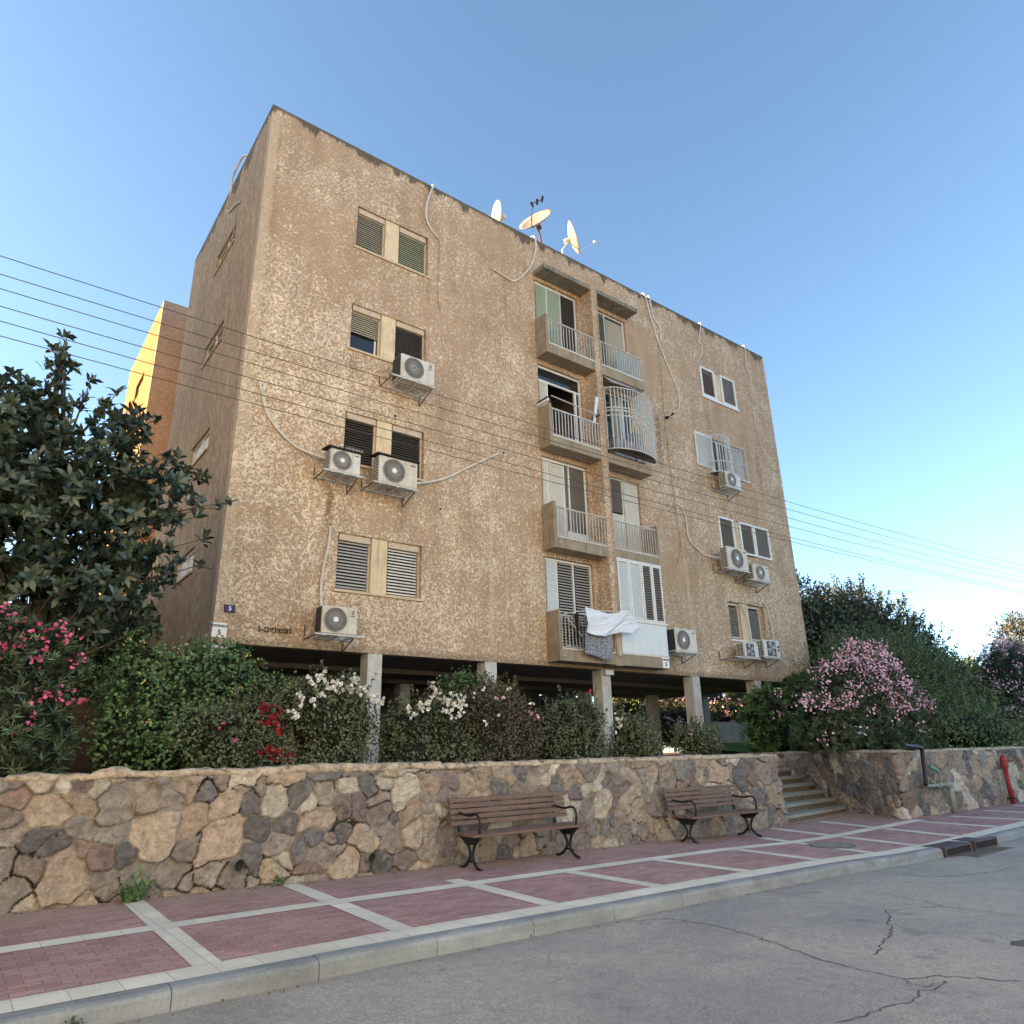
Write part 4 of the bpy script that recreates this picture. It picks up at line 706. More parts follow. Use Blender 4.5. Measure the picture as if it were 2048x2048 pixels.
ac(16.14, 17.08, 2.73, 3.38, 13.40, 'air conditioner with dark side right of glazed lowest balcony', side='grey', br=(-.02, .1), fc=.36, fan='round')
ac(19.62, 20.44, 8.56, 9.10, 13.42, 'air conditioner just under the small bowed window cage', br=(-.06, .12))
ac(19.16, 20.24, 5.60, 6.34, 13.42, 'air conditioner below the three part white window, upper of its pair', br=(-.08, .10), fc=.45)
ac(20.48, 21.38, 5.38, 5.93, 13.42, 'air conditioner lower right of the three part window pair', br=(-.18, .10), fc=.42)
ac(19.38, 20.14, 2.75, 3.21, 13.40, 'air conditioner under lowest right window, left of its pair', hub=False, br=(-.5, .08), fan='square', fc=.42)
ac(20.50, 21.38, 2.83, 3.38, 13.42, 'air conditioner with dark square fan grille and two navy labels', fan='square', logo='squares', hub=False, br=(-.05, .06), fc=.46)

# ------------------------------------------------------------------ pipes and cables on the walls
GC = 'cables and insulated pipes on the facade'
def cable(pts, r, material, label, name='cable', cat='cable', plane='y', off=0, group=GC, wob=0):
    random.seed(int(abs(pts[0][0] * 131 + pts[0][1] * 17))); Q = []
    for q in pts:
        a, z = q[0], q[1]; d_ = q[2] if len(q) > 2 else .03
        Q.append((a, FY - d_ - off, z) if plane == 'y' else (FX0 - d_ - off, a, z))
    S_ = smoothpts(Q, 6)
    if wob: S_ = [p + Vector((random.uniform(-wob, wob), random.uniform(-wob, wob), 0)) for p in S_]
    return MB().tube(S_, r, 6).build(name, material, smooth=True, label=label, cat=cat, group=group)
cable([(8.19, 15.45, -.1), (8.17, 15.40, .05), (7.94, 14.56, .12), (7.97, 14.13, .08), (8.16, 13.86), (8.40, 13.70)], .028, FOAM, 'thick white pipe hanging over the parapet above top left window', 'insulated_pipe', 'pipe')
cable([(8.40, 13.70), (8.43, 13.20), (8.39, 12.05), (8.46, 11.38)], .010, CABLE, 'thin cable running down beside top left window', wob=.006)
cable([(11.84, 15.5, -.1), (11.88, 15.44, .06), (11.88, 14.96, .1), (11.63, 14.17, .1), (11.10, 13.47), (10.72, 13.44), (10.26, 13.52)], .028, FOAM, 'thick white pipe looping from the roof dishes to a wall hole', 'insulated_pipe', 'pipe')
cable([(10.72, 13.44), (10.70, 12.6), (10.72, 11.62)], .010, CABLE, 'thin cable dropping from the looping pipe left of top balcony', wob=.006)
cable([(3.96, 7.73), (4.02, 7.55), (4.20, 7.04), (4.51, 6.69), (4.93, 6.42), (5.48, 6.25, .2)], .032, FOAM, 'white pipe curving from the left corner to the spiked air conditioner', 'insulated_pipe', 'pipe')
cable([(7.56, 6.10, .35), (7.86, 6.21, .1), (8.62, 6.52), (9.44, 7.05), (10.31, 7.62)], .032, FOAM, 'white pipe slanting up right from the larger covered air conditioner', 'insulated_pipe', 'pipe')
cable([(5.77, 4.78), (5.76, 4.37), (5.68, 3.92), (5.65, 3.45), (5.66, 3.03, .1), (5.66, 2.92, .3)], .030, FOAM, 'white duct falling to the lowest left air conditioner', 'insulated_pipe', 'pipe')
cable([(16.91, 15.5, -.08), (16.92, 15.42, .05), (17.11, 14.68, .06), (17.35, 13.97), (17.60, 13.33), (17.97, 12.57), (18.27, 11.80), (18.16, 11.26), (17.82, 11.01), (17.45, 10.76)], .026, FOAM, 'long white pipe bowing down right of the balconies', 'insulated_pipe', 'pipe')
cable([(17.18, 15.5, -.08), (17.18, 15.40, .05), (17.28, 14.69), (17.55, 14.42), (17.64, 14.08), (17.52, 13.72)], .026, FOAM, 'shorter white pipe hanging beside the long bowing pipe', 'insulated_pipe', 'pipe')
cable([(17.48, 13.65), (17.38, 10.98), (17.39, 9.87), (17.41, 8.57), (17.48, 7.6)], .011, CABLE, 'thin cable falling straight down right of the balconies', wob=.006)
cable([(17.42, 7.6, .035), (17.50, 6.81, .035), (17.54, 6.23, .035), (17.30, 5.58, .035)], .013, CABLE, 'loose cable end hooking left below the curved white pipe', wob=.006)
cable([(17.48, 7.62), (17.82, 7.51), (17.94, 6.97), (17.95, 6.57), (18.26, 6.27), (18.76, 6.07), (19.3, 6.0, .3)], .028, FOAM, 'white pipe curving right to the upper paired air conditioner', 'insulated_pipe', 'pipe')
cable([(20.06, 15.5, -.08), (20.05, 15.42, .05), (19.82, 14.61), (19.93, 14.38), (19.87, 14.00), (19.49, 13.56)], .020, FOAM, 'white cable bending over the roof edge above the top right window', cat='cable')
cable([(22.81, 15.5, -.08), (22.81, 15.40, .05), (22.74, 14.45), (22.92, 14.13), (22.90, 13.80)], .020, FOAM, 'white cable nearest the right corner of the roof edge')
cable([(22.75, 13.7), (22.72, 12.4), (22.9, 11.0), (23.2, 10.3), (24.0, 10.2)], .008, CABLE, 'thin cable trailing down near the right corner', wob=.006)
cable([(19.83, 12.1), (19.9, 11.3), (19.86, 10.7)], .008, CABLE, 'thin cable between top right window and shuttered window', wob=.004)
cable([(21.61, 4.84), (21.81, 4.64), (21.89, 4.28), (21.86, 3.60, .1), (21.3, 3.42, .3)], .026, FOAM, 'beige pipe curving down to the lowest right air conditioner', 'insulated_pipe', 'pipe')
cable([(20.33, 4.62, .03), (20.5, 4.26, .05), (20.61, 3.92, .06), (20.56, 3.45, .1), (20.2, 3.25, .3)], .026, FOAM, 'white pipe over the pier of the lowest right window', 'insulated_pipe', 'pipe')
cable([(20.5, 7.9), (20.62, 7.2, .06), (20.72, 6.6, .08), (20.4, 6.38, .25)], .020, FOAM, 'pipe over the pier of the three part window', 'insulated_pipe', 'pipe')
cable([(14.00, 14.1, .512), (13.98, 11.0, .512), (14.0, 8.0, .512), (13.97, 5.0, .512), (13.98, 3.6, .512)], .011, CABLE, 'thin cable down the fin wall between both balcony stacks', wob=.004)
cable([(16.08, 15.5, -.1), (16.2, 15.55, .05), (16.76, 15.3, .12), (16.9, 14.8, .1), (17.3, 14.5), (16.4, 14.1), (16.06, 13.92)], .03, FOAM, 'white pipe looped over the parapet of the shaded side wall', 'insulated_pipe', 'pipe', plane='x')
cable([(16.06, 13.92), (16.3, 13.27), (16.26, 11.63)], .010, CABLE, 'thin cable down the shaded side wall', plane='x')
MB().tube([(17.45, FY, 10.72), (17.45, FY - .14, 10.70)], .05, 10).tube([(17.75, FY, 10.93), (17.75, FY - .12, 10.93)], .04, 10).build('pipe_stub', RUBBER, label='black pipe stubs at lower end of the long white pipe', cat='pipe')

# ------------------------------------------------------------------ signs
t = empty('house_number_sign', (3.86, FY, 2.78), 'small navy blue plate with white number 5 near the corner', 'sign')
box('plate', (3.755, 3.965, FY - .03, FY - .004, 2.71, 2.86), BLUE, t, bevel=.012); text('5', 3.86, 2.785, FY - .031, .085, SIGNW, t, .02)
t = empty('street_sign', (3.71, FY, 2.2), 'white enamel sign with street name and 5 at the lower left corner', 'sign')
box('plate', (3.575, 3.845, FY - .032, FY - .004, 2.22, 2.50), SIGNW, t, bevel=.006); text('5', 3.71, 2.315, FY - .033, .10, INK, t, .02); text('\u05dd\u05d9\u05de\u05d9\u05e9\u05d2\u05de\u05d4', 3.71, 2.437, FY - .033, .048, INK, t, .02)
t = empty('street_sign', (15.72, BY, 2.2), 'small white number sign on the slab under the glazed balcony', 'sign')
box('plate', (15.59, 15.86, BY - .03, BY - .004, 2.215, 2.50), SIGNW, t); text('5', 15.72, 2.32, BY - .031, .11, INK, t, .02); text('\u05dd\u05d9\u05de\u05d9\u05e9\u05d2\u05de\u05d4', 15.72, 2.445, BY - .031, .042, INK, t, .02)
t = empty('painted_address', (4.75, FY, 2.4), 'black painted street name and number 5 on the stucco', 'lettering')
text('5-\u05dd\u05d9\u05de\u05d9\u05e9\u05d2\u05de', 4.76, 2.45, FY - .012, .115, PAINTK, t, .012, depth=.006)
MB().prism([(15.97, FY - .1, 2.70), (16.05, FY - .1, 2.68), (16.10, FY - .12, 2.36), (15.99, FY - .12, 2.34)], (0, .01, 0)).build('hanging_rag', plain('yellow_cloth', (.42, .36, .09), .9), label='small yellow rag hanging beside the number sign', cat='rag')
# ------------------------------------------------------------------ laundry on the lowest balcony
def cloth(name, top, bot, y, material, label, cat, nu=60, nv=34, amp=.05, fr=9, seed=1, back=.0, **k):
    u = np.linspace(0, 1, nu); T = np.array(top); B = np.array(bot); tx = np.interp(u, np.linspace(0, 1, len(T)), T[:, 0]); tz = np.interp(u, np.linspace(0, 1, len(T)), T[:, 1]); bx = np.interp(u, np.linspace(0, 1, len(B)), B[:, 0]); bz = np.interp(u, np.linspace(0, 1, len(B)), B[:, 1]); V = []
    for v_ in np.linspace(0, 1, nv):
        x = tx + (bx - tx) * v_; z = tz + (bz - tz) * v_; d_ = amp * (fbm(u * fr + v_ * 3.2, v_ * 2.0 + u * 0, seed, 3) - .45) * 2.4 + amp * .5 * np.sin(u * fr * 2.1 + v_ * 5) * (.3 + v_)
        V.append(np.stack([x, y - d_ - .12 * math.sin(v_ * 2.2) * 0 + back * v_, z], 1))
    idx = np.arange(nu * nv).reshape(nv, nu); f = np.stack([idx[:-1, :-1], idx[:-1, 1:], idx[1:, 1:], idx[1:, :-1]], -1).reshape(-1, 4)
    o = rawmesh(name, np.concatenate(V), f, material, smooth=True, label=label, cat=cat, **k); md = o.modifiers.new('s', 'SOLIDIFY'); md.thickness = .004; return o
cloth('blanket', [(12.52, 3.38), (13.5, 3.36)], [(12.50, 2.39), (12.8, 2.36), (13.1, 2.29), (13.42, 2.28)], 13.30, BLANKET, 'mottled grey blanket hanging over the lowest balcony railing', 'blanket', amp=.02, fr=6)
cloth('bed_sheet', [(12.44, 3.57), (12.85, 3.53), (13.25, 3.47), (13.6, 3.52), (13.9, 3.64), (14.15, 3.55), (14.36, 3.36)], [(12.52, 2.93), (12.75, 2.86), (13.1, 2.86), (13.45, 2.96), (13.8, 3.03), (14.1, 3.02), (14.34, 3.10)], 13.18, SHEET, 'white sheet billowing over the grey blanket', 'sheet', nu=90, nv=50, amp=.055, fr=5, seed=5)
t = empty('drying_rack', (12.3, 13.3, 3.0), 'folding laundry rack reaching over the lowest balcony railing', 'drying rack')
m_ = MB()
for i in range(7): m_.tube([(12.05 + i * .07, 13.55, 3.44 + .005 * i), (13.9, 13.24, 3.46 + .01 * i)], .005, 4)
m_.tube([(12.0, 13.5, 3.40), (12.52, 13.25, 3.50), (14.0, 13.2, 3.60)], .009, 5); m_.tube([(12.1, 13.55, 3.35), (12.45, 13.35, 2.85)], .009, 5); m_.build('rack_bars', WHITEM, t)
m_ = MB(); m_.prism([(12.26, 13.42, 3.40), (12.40, 13.42, 3.46), (12.40, 13.42, 2.82), (12.36, 13.42, 2.75), (12.31, 13.42, 3.1)], (0, -.03, 0)); m_.build('dark_garment', plain('black_cloth', (.014, .013, .014), .9), label='black garment drying behind the railing on the lowest balcony', cat='garment')
for x_ in (12.22, 12.46): MB().tube([(x_, 13.62, 2.51), (x_, 13.62, 2.63)], [.05, .07], 14).build('bucket', plain('blue_white_plastic', (.20, .33, .55), .4, vary=.4), label='small blue pot on the lowest balcony floor, %s one' % ('left' if x_ < 12.3 else 'right'), cat='pot', group='pots on the balcony floor')
t = empty('bicycle', (12.1, 13.75, 2.51), 'dark bicycle parked behind the lowest balcony bars', 'bicycle')
for cx_ in (12.02, 12.08): pass
MB().ring((12.28, 13.74, 2.85), (.25, 1, 0), .32, .028, 26, 6).build('wheel', RUBBER, t); MB().ring((12.9, 13.78, 2.85), (.1, 1, 0), .32, .028, 26, 6).build('wheel', RUBBER, t)
MB().tube([(12.28, 13.74, 2.85), (12.4, 13.75, 3.25), (12.7, 13.76, 3.2), (12.48, 13.76, 2.82), (12.9, 13.78, 2.85), (12.7, 13.76, 3.2)], .018, 6).tube([(12.3, 13.75, 3.25), (12.27, 13.75, 3.38), (12.24, 13.6, 3.42)], .014, 6).build('frame', BLACKM, t)
# things on the third storey balcony
MB().hexa([(13.55, BY + .04, 9.25), (13.63, BY + .04, 9.25), (13.63, BY + .08, 9.25), (13.55, BY + .08, 9.25), (13.66, BY - .02, 10.15), (13.78, BY - .02, 10.15), (13.78, BY + .02, 10.15), (13.66, BY + .02, 10.15)]).build('board', PALEB, label='white board leaning against the third storey balcony rail', cat='board')
t = empty('clothes_line', (12.6, 13.45, 9.45), 'clothes rail above the third storey balcony with black pegs', 'clothes line')
MB().tube([(11.86, BY - .03, 9.62), (13.66, BY - .06, 9.50)], .018, 7).build('rail', RAILM, t); MB().hexa([(11.72, BY - .04, 9.42), (11.78, BY - .04, 9.42), (11.78, FY - .05, 9.42), (11.72, FY - .05, 9.42), (11.72, BY - .04, 9.50), (11.78, BY - .04, 9.50), (11.78, FY - .05, 9.50), (11.72, FY - .05, 9.50)]).build('arm', WHITEM, t)
MB().tube([(13.66, BY - .12, 9.50), (13.66, BY + .2, 9.50)], .03, 7).build('bracket', BLACKM, t)
m_ = MB(); [m_.box(11.73, 11.78, 13.52 + i * .09, 13.56 + i * .09, 9.51, 9.58) for i in range(5)]; m_.build('pegs', BLACKM, t)
# ------------------------------------------------------------------ satellite dishes
RT = Vector(ROT[0].tolist()); UP = Vector(ROT[1].tolist())
def dish(c, n, r, label, squash=1.1, arm=None, lnb=1, foot=None, rust=False):
    c, n = Vector(c), Vector(n).normalized(); t = empty('satellite_dish', (c.x, c.y, 15.0), label, 'satellite dish', 'satellite dishes on the roof edge'); up = (Vector((0, 0, 1)) - n * n.z).normalized(); si = up.cross(n); m_ = MB()
    N_, M_ = 28, 6
    for side in (0, 1):
        b = len(m_.v)
        for j in range(M_ + 1):
            q = r * j / M_
            for k in range(N_): th = 2 * math.pi * k / N_; m_.v.append(tuple(c + (si * math.cos(th) + up * math.sin(th) * squash) * q + n * (q * q / r * .30 - .012 * side)))
        for j in range(M_):
            for k in range(N_): a = b + j * N_ + k; a2 = b + j * N_ + (k + 1) % N_; m_.f.append((a, a2, a2 + N_, a + N_) if side == 0 else (a + N_, a2 + N_, a2, a))
    e0 = M_ * N_; e1 = (M_ + 1) * N_ + M_ * N_
    for k in range(N_): m_.f.append((e0 + k, e0 + (k + 1) % N_, e1 + (k + 1) % N_, e1 + k))
    m_.build('reflector', DISHM, t, smooth=True)
    low = c - up * r * squash * .97 + n * r * .28; tip = c + n * r * 1.15 - up * r * .25 if arm is None else Vector(arm)
    MB().tube([low, tip], .018, 6).tube([c - n * .02, low - n * .05], .02, 6).build('arm', RUST if rust else STEEL, t)
    m_ = MB(); d_ = (tip - c).normalized()
    for i in range(lnb): p_ = tip + RT * (i * .17) + UP * (i * .09); m_.tube([p_ - (p_ - c).normalized() * .12, p_ + (p_ - c).normalized() * .07], .042, 10)
    if lnb > 1: m_.tube([tip, tip + RT * .36 + UP * .17], .014, 6)
    m_.build('feed_horn', BLACKM if lnb > 1 else STEEL, t)
    bt = Vector(foot) if foot else Vector((c.x + .1, c.y + .25, 14.95)); MB().tube([c - n * .10 - up * .1, bt + Vector((0, 0, (c.z - bt.z) * .75)), bt], .03, 8).tube([c - n * .03, c - n * .2], .09, 10).build('mast', RUST if rust else STEEL, t)
V1 = Vector((11.4, 15, 16.9)).normalized(); V2 = Vector((13, 15, 17.2)).normalized(); V3 = Vector((14.4, 15, 17.2)).normalized()
dish((11.25, 14.9, 16.62), -.40 * V1 + .92 * (-.95 * RT + .20 * UP), .43, 'small satellite dish peeking over the parapet, leftmost on the roof', squash=1.15)
dish((12.72, 14.75, 16.95), -.50 * V2 + .86 * (-.42 * RT + .90 * UP), .60, 'large satellite dish tilted up with three feed horns', arm=(12.0, 14.15, 16.95), lnb=3, rust=True, squash=1.0, foot=(13.0, 14.9, 14.95))
dish((14.42, 15.0, 17.30), -.06 * V3 + .99 * (.93 * RT + .36 * UP), .60, 'satellite dish seen edge on, facing right with a long arm', arm=(15.75, 15.0, 17.85), squash=1.05, foot=(14.05, 15.0, 14.95))
MB().tube([(10.2, 14.6, 15.4), (10.2, 14.6, 15.62)], .015, 6).tube([(10.05, 14.6, 15.6), (10.35, 14.6, 15.64)], .03, 6).build('roof_antenna', STEEL, label='tiny antenna stub on the roof edge left of the dishes', cat='antenna')

# ------------------------------------------------------------------ benches
def bench():
    t = empty('park_bench', (6.62, 8.75, g(6.6)), 'x', 'bench', 'park benches before the stone wall'); X0, X1 = 5.66, 7.74; zg = g(6.6)
    for i in range(5):
        z = zg + .52 + i * .072; y = 8.86 + i * .018
        MB().hexa([(X0, y - .014, z), (X1, y - .014, z), (X1, y + .012, z), (X0, y + .012, z), (X0, y + .002, z + .058), (X1, y + .002, z + .058), (X1, y + .028, z + .058), (X0, y + .028, z + .058)]).build('back_slat', WOOD, t, bevel=.006)
    for i in range(5): y = 8.34 + i * .098; z = zg + .425 - (.0 if i else .008) + .004 * (i == 0); MB().box(X0, X1, y, y + .083, z - .018, z + .018).build('seat_slat', WOOD, t, bevel=.007)
    for X in (5.79, 7.50):
        m_ = MB(); W_ = .045
        def leg(pts, w=.042): m_.tube(smoothpts([(X, a, zg + b) for a, b in pts], 5), w * .5, 6)
        leg([(8.42, .385), (8.49, .30), (8.535, .20), (8.53, .12), (8.46, .045), (8.38, .012), (8.34, .012)]); leg([(8.76, .385), (8.66, .30), (8.60, .20), (8.62, .12), (8.71, .045), (8.80, .012), (8.84, .012)])
        leg([(8.47, .085), (8.565, .105), (8.67, .085)], .03); m_.box(X - .022, X + .022, 8.35, 8.83, zg + .375, zg + .405)
        m_.prism([(X - .02, 8.38, zg + .376), (X - .02, 8.80, zg + .376), (X - .02, 8.68, zg + .30), (X - .02, 8.48, zg + .30)], (.04, 0, 0))
        m_.build('leg', IRON, t, bevel=0)
        m_ = MB(); m_.hexa([(X - .02, 8.82, zg + .39), (X + .02, 8.82, zg + .39), (X + .02, 8.86, zg + .39), (X - .02, 8.86, zg + .39), (X - .02, 8.895 + .05, zg + .87), (X + .02, 8.895 + .05, zg + .87), (X + .02, 8.915 + .05, zg + .87), (X - .02, 8.915 + .05, zg + .87)]).build('back_support', IRON, t)
        MB().tube(smoothpts([(X, 8.39, zg + .44), (X, 8.37, zg + .55), (X, 8.40, zg + .645), (X, 8.48, zg + .675), (X, 8.62, zg + .655), (X, 8.78, zg + .665), (X, 8.87, zg + .68)], 5), .017, 7).build('armrest', IRON, t, smooth=True)
    return t
def copy_tree(o, parent=None):
    c = o.copy(); COL.objects.link(c); c.parent = parent
    for ch in list(o.children): copy_tree(ch, c)
    return c
b1 = bench(); b1['label'] = 'brown slatted bench with iron legs nearer the camera, left of the two'
b2 = copy_tree(b1); b2.location = (11.12, 8.84, g(11.1)); b2['label'] = 'brown slatted bench farther along, beside the concrete stairs'
# ------------------------------------------------------------------ hydrant and water pipes
HX, HY = 21.48, 7.66; zg = g(HX); t = empty('fire_hydrant', (HX, HY, zg), 'tall red standpipe hydrant beside the stone wall', 'hydrant')
MB().tube([(HX, HY, zg), (HX, HY, zg + .96)], .058, 16).build('pipe', REDP, t, smooth=True); MB().tube([(HX, HY, zg + .86), (HX, HY, zg + .885), (HX, HY, zg + .89), (HX, HY, zg + .91)], [.09, .095, .095, .09], 16).build('flange', REDP, t)
MB().tube([(HX, HY, zg + .12), (HX, HY, zg + .15)], .11, 16).build('base_flange', IRON, t); MB().tube([(HX, HY, zg + .91), (HX, HY, zg + 1.05), (HX, HY, zg + 1.12), (HX, HY, zg + 1.16)], [.075, .08, .06, .02], 16).build('bonnet', REDP, t); MB().tube([(HX, HY, zg + 1.02), (HX + .13, HY - .06, zg + 1.02)], .045, 12).build('outlet', REDP, t)
t = empty('water_pipes', (18.0, 7.72, g(18)), 'grey and navy water pipes with turquoise valve climbing the wall', 'water pipes'); k_ = 1.035; yy = 7.70
def PP(L, dy=0): return smoothpts([(x * k_, yy + dy, z * k_) for x, z in L], 4)
MB().tube(PP([(15.84, .02), (16.2, -.01), (16.55, -.03), (16.66, -.10), (16.63, -.24), (16.57, -.6), (16.53, -.80)]), .045, 10).build('dark_pipe', PIPEN, t, smooth=True)
MB().tube(PP([(16.53, -.80), (16.8, -.81), (17.13, -.81), (17.5, -.81)]), .038, 10).tube([(17.08 * k_, yy, -.81 * k_), (17.20 * k_, yy, -.81 * k_)], .06, 12).tube([(17.42 * k_, yy, -.8 * k_), (17.66 * k_, yy, -.82 * k_)], .075, 12).build('valve_pipe', PIPEG, t, smooth=True)
MB().tube([(17.62 * k_, yy, -.80 * k_), (17.62 * k_, yy, g(18.2) - .02)], .062, 14).build('riser_pipe', PIPEG, t, smooth=True)
MB().tube(PP([(17.0, -.15), (16.99, -.30), (16.97, -.42)]), .02, 8).tube(PP([(16.87, -.43), (17.02, -.47), (17.19, -.53)]), [.045] * 9, 10).build('valve', PIPET, t, smooth=True)
MB().tube(PP([(17.19, -.53), (17.24, -.62), (17.27, -.80)]), .024, 8).tube(PP([(16.6, -.62), (16.8, -.72), (16.95, -.76), (17.05, -.6), (17.03, -.55)]), .02, 8).build('side_pipe', PIPEG, t, smooth=True)
# ------------------------------------------------------------------ overhead wires
WY = 7.0; WP = [(4.39, 4.41, 4.56, 4.96), (4.21, 4.23, 4.40, 4.78), (4.06, 4.08, 4.21, 4.58), (3.89, 3.90, 4.04, 4.43), (3.74, 3.74, 3.81, 4.18), (3.60, 3.61, 3.73, 4.10)]
nth = ['topmost', 'second from top', 'third from top', 'fourth from top', 'fifth from top', 'lowest']
for i, zz in enumerate(WP):
    cf = np.polyfit([-.35, 3.03, 13.35, 24.2], zz, 2); xs_ = np.linspace(-14, 42, 57)
    MB().tube([(x_, WY, float(np.polyval(cf, x_))) for x_ in xs_], .0045, 5).build('overhead_wire', WIREM, label=nth[i] + ' of the six parallel wires crossing before the building', cat='wire', group='overhead wires along the street')
for i, (z0, z1) in enumerate(((14.6, 18.2), (13.9, 18.0), (9.2, 11.3))):
    MB().tube([(60, 45, z0), (75, 42, (z0 + z1) / 2 - .1), (92, 38, z1)], .02, 4).build('overhead_wire', plain('far_wire', (.25, .28, .3), .8), label=('upper', 'middle', 'lowest')[i] + ' of the faint distant wires above the right trees', cat='wire', group='distant wires')

# ------------------------------------------------------------------ plants
def basis(n):
    n = n / (np.linalg.norm(n, axis=1, keepdims=True) + 1e-9); ref = np.where(np.abs(n[:, 2:3]) < .9, [[0, 0, 1.]], [[1., 0, 0]]); a = np.cross(n, ref); a /= np.linalg.norm(a, axis=1, keepdims=True) + 1e-9; return n, a, np.cross(n, a)
def leafmesh(name, P, D, Nn, ln, wd, material, parent, rnd, detail=False, droop=.15, **props):
    """P base points, D pointing direction, Nn leaf normal: folded pointed leaves"""
    n = len(P); D = D / (np.linalg.norm(D, axis=1, keepdims=True) + 1e-9); S = np.cross(D, Nn); S /= np.linalg.norm(S, axis=1, keepdims=True) + 1e-9; U = np.cross(S, D); ln = np.broadcast_to(np.asarray(ln, float), (n,))[:, None]; wd = np.broadcast_to(np.asarray(wd, float), (n,))[:, None]
    if detail:
        a = P; tip = P + D * ln - U * ln * droop; m1 = P + D * ln * .3; m2 = P + D * ln * .68 - U * ln * droop * .35
        V = np.stack([a, m1 - S * wd * .42 + U * wd * .12, m1 + S * wd * .42 + U * wd * .12, m1, m2 - S * wd * .46 + U * wd * .12, m2 + S * wd * .46 + U * wd * .12, m2, tip], 1)
        T = np.array([(0, 3, 1), (0, 2, 3), (1, 3, 4), (3, 6, 4), (3, 2, 6), (2, 5, 6), (4, 6, 7), (6, 5, 7)])
    else:
        V = np.stack([P, P + D * ln * .5 - S * wd * .5 + U * wd * .12, P + D * ln - U * ln * droop, P + D * ln * .5 + S * wd * .5 + U * wd * .12], 1); T = np.array([(0, 2, 1), (0, 3, 2)])
    k = V.shape[1]; F = (T[None] + (np.arange(n) * k)[:, None, None]).reshape(-1, 3); at = np.repeat(rnd, k)
    return rawmesh(name, V.reshape(-1, 3), F, material, parent, False, attrs={'rnd': ('FLOAT', at)}, **props)
def lump_points(lumps, n, r_, shell=.16, rough=.22):
    """points near the surface of overlapping uneven lumps"""
    L = np.array(lumps, float); ar = L[:, 3] * L[:, 4] + L[:, 4] * L[:, 5] + L[:, 3] * L[:, 5]; I = r_.choice(len(L), n, p=ar / ar.sum()); q = r_.normal(size=(n, 3)); q /= np.linalg.norm(q, axis=1, keepdims=True)
    amp = 1 + rough * (fbm(q[:, 0] * 2.6 + I * 7.3 + 50, q[:, 1] * 2.6 + q[:, 2] * 2.1 + 50, 5, 3) - .44) * 2.2; rad = (1 - np.abs(r_.normal(0, shell, n))).clip(.1, 1.05) * amp
    P = L[I, :3] + q * L[I, 3:6] * rad[:, None]; nrm = q / L[I, 3:6]; return P, nrm / np.linalg.norm(nrm, axis=1, keepdims=True), I
def bush(lumps, n, ln, wd, r_, per=7, spread=.07, zmin=-.12, **kw):
    P, Nn, _ = lump_points(lumps, n // per, r_, **kw); P = np.repeat(P, per, 0) + r_.normal(0, spread, (len(P) * per, 3)); Nn = np.repeat(Nn, per, 0); m = P[:, 2] > zmin; P, Nn = P[m], Nn[m]; k = len(P)
    D = Nn * .5 + r_.normal(0, .75, (k, 3)) + [0, 0, .15]; up = Nn * .8 + [0, 0, .7] + r_.normal(0, .45, (k, 3)); return P, D, up, ln * r_.uniform(.6, 1.3, k), wd * r_.uniform(.7, 1.25, k)
def rosettes(P, A, per, ln, wd, r_, spread=(.5, 1.25), jitter=.25, droop=.2):
    """whorls of leaves round each axis A at P"""
    n = len(P); A, X, Y = basis(A + r_.normal(0, jitter, (n, 3))); th = (np.arange(per)[None] * 2.4 + r_.uniform(0, 6.28, (n, 1))); el = r_.uniform(spread[0], spread[1], (n, per)); c, s = np.cos(th), np.sin(th)
    D = A[:, None] * np.cos(el)[..., None] + (X[:, None] * c[..., None] + Y[:, None] * s[..., None]) * np.sin(el)[..., None]; up = A[:, None] * np.sin(el)[..., None] - (X[:, None] * c[..., None] + Y[:, None] * s[..., None]) * np.cos(el)[..., None]
    B = P[:, None] - A[:, None] * r_.uniform(0, ln * .5, (n, per))[..., None]; k = n * per; return B.reshape(k, 3), D.reshape(k, 3), up.reshape(k, 3), ln * r_.uniform(.65, 1.15, k), wd * r_.uniform(.75, 1.15, k)
def stems(base, targets, r0, r1, material, parent, name='stems', sag=.1):
    m_ = MB(); b = Vector(base)
    for q in targets:
        q = Vector(q); mid = b.lerp(q, .5) + Vector((random.uniform(-.1, .1), random.uniform(-.1, .1), sag * (q - b).length)); m_.tube(smoothpts([b, mid, q], 5), [r0 + (r1 - r0) * i / 10 for i in range(11)], 5, False)
    return m_.build(name, material, parent)
def blossoms(parent, C, r_, material, per=8, clus=.09, size=.045, name='flowers', petals=5, cup=(.9, 1.35), label=None):
    k = len(C); P = np.repeat(C, per, 0) + r_.normal(0, clus, (k * per, 3)); A = r_.normal(0, .6, P.shape) + [-.1, -.8, .5]; b, d, u, l, w2 = rosettes(P, A, petals, size, size * 1.0, r_, spread=cup, jitter=.1); B = np.repeat(P, petals, 0)
    return leafmesh(name, B, d, u, l, w2, material, parent, np.clip(np.repeat(r_.uniform(0, 1, len(P)), petals) + r_.normal(0, .15, len(B)), 0, 1), droop=.0, kind='stuff', label=label)
def clump_rnd(P, r_, s=2.2, k=.55): return np.clip(fbm(P[:, 0] * s + 20, P[:, 2] * s + P[:, 1] + 20, 3, 3) * k * 2 - .1 + r_.normal(0, .22, len(P)), 0, 1)
def surf_pick(lumps, n, r_, zlo, face=(-.3, -.9, .3), thr=-.1, keep=None):
    P, Nn, _ = lump_points(lumps, n * 6, r_, shell=.02); f_ = np.array(face); m = (Nn @ f_ > thr) & (P[:, 2] > zlo)
    if keep: m &= keep(P)
    return (P + Nn * .03)[m][:n]
